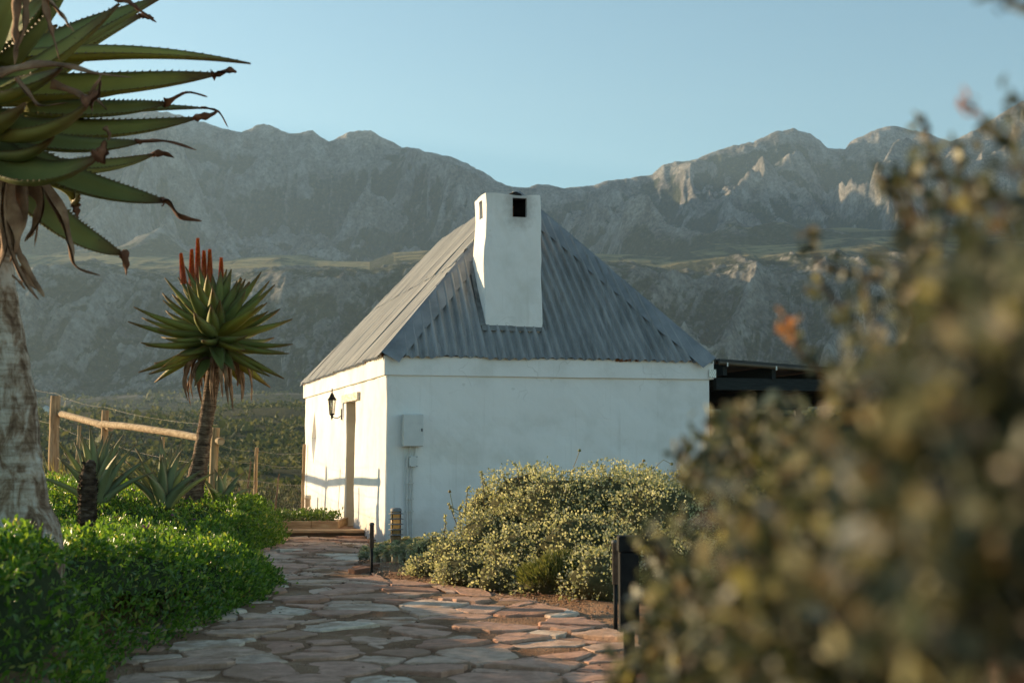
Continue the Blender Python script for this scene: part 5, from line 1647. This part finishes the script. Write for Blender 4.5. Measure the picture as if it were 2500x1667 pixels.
o = MB().box((-PW, -PW, h - .56), (PW, PW, h - .10)).build('column', IRON, BP); bevel(o, .006, 2)
o = MB().box((-PW - .008, -PW - .008, h - .098), (PW + .008, PW + .008, h)).build('head', IRON, BP); bevel(o, .01, 2)
o = MB().box((-.032, -.032, 0), (.032, .032, h - .562)).build('stem', IRON, BP)

# ------------------------------------------------------------------ blurred shrub in the right foreground
FSH = leaf_mat('olive_shrub_leaf', [(0, (.028, .034, .02)), (.35, (.07, .08, .05)), (.56, (.135, .145, .10)), (.72, (.235, .235, .19)), (.84, (.19, .125, .085)), (.93, (.46, .45, .39)), (1, (.42, .36, .15))], .5, .30, .3, (1.2, 1.15, .6))
FS_o = np.array([.75, 1.6, -.3])
FS = thing('foreground_shrub', tuple(FS_o), 'large blurred olive brown shrub filling the right foreground', 'shrub')
rf = np.random.default_rng(21)
fb = []
def fblob(px, py, Y, rpx, dens=1.0, ry=None):
    Y = Y * .60
    c = un(px, py, Y); r_ = rpx * Y / F
    return (c.x, c.y, c.z, r_, ry or r_ * 1.1, r_, dens)
FB = [fblob(2400, 1330, 1.15, 430), fblob(2020, 1450, 1.7, 350), fblob(2480, 870, 1.4, 280), fblob(2230, 980, 2.1, 225), fblob(1890, 1180, 2.6, 190), fblob(1740, 1540, 2.7, 170), fblob(2350, 640, 2.2, 150, .6), fblob(2490, 520, 2.0, 150, .6), fblob(2150, 920, 2.7, 110, .45), fblob(1790, 1050, 3.2, 62, .35), fblob(2200, 720, 2.6, 110, .35), fblob(1620, 1480, 3.2, 90, .5), fblob(1660, 1330, 3.3, 85, .45), fblob(2260, 470, 2.7, 85, .22), fblob(1700, 1130, 3.4, 65, .4), fblob(1570, 1640, 2.8, 100, .6), fblob(2600, 1050, 1.2, 400)]
PP, DD = [], []
for b_ in FB:
    n = int(5200 * b_[6] * (b_[3] / .15) ** 2)
    n = max(260, min(n, 4200))
    d = unit(rf.normal(size=(n, 3))); rad_ = (1 - .55 * rf.random(n) ** 1.3) * (1 + .3 * (vn2(d[:, 0] * 4 + b_[0] * 9, d[:, 1] * 4 + d[:, 2] * 5, 7) - .5))
    if b_[6] < .9: rad_ = rf.random(n) ** .5
    p = np.array(b_[:3]) + d * rad_[:, None] * np.array(b_[3:6])
    # gather the leaves into sprays
    m_ = vn2(p[:, 0] * 30, p[:, 2] * 30 + p[:, 1] * 20, 13)
    big_ = vn2(p[:, 0] * 9, p[:, 2] * 9 + p[:, 1] * 7, 17)
    k = rf.random(n) < np.clip((m_ * .6 + big_ * .5 - .36) * 2.6, 0.015, 1) * b_[6] ** .5
    PP.append(p[k]); DD.append(d[k])
p = np.concatenate(PP); d = np.concatenate(DD)
k = (p[:, 1] > .5) & (p[:, 2] > -.2)
p, d = p[k], d[k]; n = len(p)
o = link(bpy.data.objects.new('foliage', leaf_cloud('foliage', p - FS_o, d * .5 + rf.normal(size=(n, 3)) * .8, rand_dir(n, .2, rf), rf.uniform(.014, .027, n), rf.uniform(.009, .016, n), FSH)), FS); o['kind'] = 'stuff'
mb = MB(); rr3 = random.Random(8)
for b_ in FB:
    e = Vector(b_[:3])
    base = Vector((.75 + rr3.uniform(-.2, .3), 1.6 + rr3.uniform(-.2, .3), -.3))
    for q in range(7):
        tip = e + Vector((rr3.gauss(0, 1), rr3.gauss(0, 1), rr3.gauss(.3, .8))).normalized() * b_[3] * .95
        m1 = base.lerp(e, .55) + Vector((rr3.uniform(-.1, .1), rr3.uniform(-.1, .1), rr3.uniform(-.05, .15)))
        pts = [base, m1, e.lerp(m1, .2), tip]
        mb.tube([x_ - Vector(tuple(FS_o)) for x_ in pts], [.008, .005, .003, .0014], 5)
o = mb.build('branches', TWIG, FS); o['kind'] = 'stuff'
# single sprays standing clear of the mass against the sky
SP = [((2560, 480), (2440, 330), (2350, 245), 2.5, (.42, .15, .05)), ((2570, 420), (2520, 300), (2470, 222), 2.4, None), ((2330, 520), (2290, 400), (2250, 290), 2.9, None), ((2200, 700), (2000, 640), (1968, 560), 3.0, None), ((2060, 950), (1950, 860), (1915, 790), 3.1, (.5, .22, .07)), ((2250, 600), (2180, 480), (2140, 420), 2.9, None), ((2380, 560), (2350, 440), (2330, 350), 2.8, None), ((1820, 1120), (1740, 1075), (1690, 1045), 3.4, None), ((1700, 1500), (1600, 1330), (1560, 1310), 3.2, None), ((2100, 800), (2010, 700), (1990, 690), 3.0, None), ((2600, 60), (2520, 20), (2450, -10), 2.2, None)]
PP, AX, PO, AO = [], [], [], []
mb = MB()
for (a, b_, c, Y, colr) in SP:
    Y = Y * .60
    q = [un(*a, Y), un(*b_, Y), un(*c, Y)]
    mb.tube([x_ - Vector(tuple(FS_o)) for x_ in q], [.004, .003, .0015], 5)
    for i in range(26):
        t = rr3.random(); t = 1 - (1 - t) ** 1.4
        x_ = q[0].lerp(q[1], t * 2) if t < .5 else q[1].lerp(q[2], t * 2 - 1)
        x_ = x_ + Vector((rr3.gauss(0, .007), rr3.gauss(0, .007), rr3.gauss(0, .007)))
        (PO if colr and t > .72 else PP).append(tuple(x_)); (AO if colr and t > .72 else AX).append((rr3.gauss(0, 1), rr3.gauss(0, 1), rr3.gauss(.2, 1)))
PP = np.array(PP); AX = np.array(AX); n = len(PP)
o = mb.build('sprays', TWIG, FS); o['kind'] = 'stuff'
o = link(bpy.data.objects.new('spray_leaves', leaf_cloud('spray_leaves', PP - FS_o, AX, rand_dir(n, 0, rf), rf.uniform(.014, .025, n), rf.uniform(.009, .014, n), FSH)), FS); o['kind'] = 'stuff'
ORG = leaf_mat('orange_dry_leaf', [(0, (.34, .17, .07)), (1, (.46, .27, .12))], .5, .35, .3, (1.3, .9, .5))
PO = np.array(PO); n = len(PO)
o = link(bpy.data.objects.new('orange_leaves', leaf_cloud('orange_leaves', PO - FS_o, np.array(AO), rand_dir(n, 0, rf), rf.uniform(.015, .025, n), rf.uniform(.010, .015, n), ORG)), FS); o['kind'] = 'stuff'

# ------------------------------------------------------------------ valley scrub
SCR = leaf_mat('valley_scrub_leaf', [(0, (.035, .048, .016)), (.4, (.07, .085, .028)), (.75, (.13, .135, .05)), (1, (.22, .20, .09))], .7, .25, .1, (1.2, 1.15, .6))
def scrub():
    r = np.random.default_rng(3)
    PS, RS, NQ = [], [], []
    for (y0, y1, n, s0, s1, nq, xa, xb) in ((31, 70, 90, .35, .9, 260, -.34, .40), (60, 160, 420, .5, 1.3, 110, -.36, .40), (150, 420, 2300, .8, 2.2, 36, -.38, .42), (400, 1150, 6000, 1.2, 3.2, 16, -.40, .44), (1000, 1700, 5000, 2.0, 4.6, 9, -.40, .44)):
        y = np.exp(r.uniform(np.log(y0), np.log(y1), n * 2)); t = r.uniform(xa, xb, n * 2); x = y * t
        dens = vn2(x / (y0 * .5), y / (y0 * .8), 19)
        k = (r.random(n * 2) < dens * 1.3); x, y = x[k][:n], y[k][:n]
        h = hz(x, y)
        if y0 < 40:
            w = y < 36; h = np.where(w, np.minimum(h, gz(x, y)), h)
            kk = ~((np.abs(x) < 14) & (y < 36.5)); x, y, h = x[kk], y[kk], h[kk]
        sz = r.uniform(s0, s1, len(x)) * (1 + .8 * (r.random(len(x)) > .93))
        PS.append(np.stack([x, y, h], 1)); RS.append(sz); NQ.append(np.full(len(x), nq))
    C = np.concatenate(PS); R = np.concatenate(RS); Q = np.concatenate(NQ)
    idx = np.repeat(np.arange(len(C)), Q); n = len(idx)
    d = unit(r.normal(size=(n, 3))); d[:, 2] = np.abs(d[:, 2])
    rad_ = (.55 + .45 * r.random(n)) * (1 + .35 * (vn2(d[:, 0] * 2.5 + idx * 1.7, d[:, 1] * 2.5 + d[:, 2] * 3, 3) - .5))
    p = C[idx] + d * (rad_ * R[idx])[:, None] * np.array([1, 1, .72])
    ls = R[idx] * np.sqrt(26.0 / Q[idx]) * r.uniform(.35, .62, n)
    me = leaf_cloud('valley_scrub', p, d * .5 + r.normal(size=(n, 3)) * .8, d + r.normal(size=(n, 3)) * .5, ls, ls * .75, SCR, (T4, F4))
    o = link(bpy.data.objects.new('valley_scrub', me))
    tag(o, 'olive green bushes covering the valley floor behind the fence', 'scrub', None, 'stuff')
scrub()

# distant farm cottage
fx = un(112, 1012, 760.0); fx.z = float(hz(fx.x, fx.y)) + .2
FH = thing('farm_cottage', fx, 'tiny pale farmhouse far off in the valley behind the left fence post', 'house')
FWM = pmat('limewash', [(.3, (.66, .66, .64)), (.7, (.76, .76, .74))], 2)
MB().box((-2.2, -1.6, -1), (2.2, 1.6, 2.4)).add([(-2.2, -1.6, 2.4), (2.2, -1.6, 2.4), (2.2, 1.6, 2.4), (-2.2, 1.6, 2.4), (0, -1.6, 4.0), (0, 1.6, 4.0)], [(0, 1, 4), (2, 3, 5), (1, 2, 5, 4), (3, 0, 4, 5)]).build('wall', FWM, FH)
for s in (-1, 1):
    MB().add([(s * 2.5, -1.9, 2.25), (s * 2.5, 1.9, 2.25), (0, 1.9, 4.15), (0, -1.9, 4.15), (s * 2.5, -1.9, 2.4), (s * 2.5, 1.9, 2.4), (0, 1.9, 4.3), (0, -1.9, 4.3)], [(0, 1, 2, 3), (4, 7, 6, 5), (0, 4, 5, 1), (1, 5, 6, 2), (2, 6, 7, 3), (3, 7, 4, 0)]).build('roof_slope', pmat('pale_roof', [(.3, (.35, .38, .42)), (.7, (.45, .48, .52))], 2), FH)
MB().box((-.5, -1.63, -1), (.5, -1.58, 1.2)).build('door', IRON, FH)
MB().box((-4.2, -1.2, -1), (-2.6, 1.2, 1.9)).build('outhouse', FWM, FH)

# ------------------------------------------------------------------ haze in the valley air
hm = bpy.data.materials.new('valley_haze'); hm.use_nodes = True
nt = hm.node_tree; nt.nodes.clear()
out = nt.nodes.new('ShaderNodeOutputMaterial'); pv = nt.nodes.new('ShaderNodeVolumePrincipled')
pv.inputs['Color'].default_value = (.52, .755, .98, 1)
pv.inputs['Density'].default_value = 0.000081
pv.inputs['Anisotropy'].default_value = 0.35
nt.links.new(pv.outputs[0], out.inputs['Volume'])
lo_z = float(TZ.min()) - 400; hi_z = float(TZ.max()) + 20
hb = MB().box((-4600, -320, float(TZ.min()) - 1), (4400, 5350, hi_z)).build('haze', hm)
tag(hb, 'thin pale blue haze filling the valley', None, None, 'stuff')
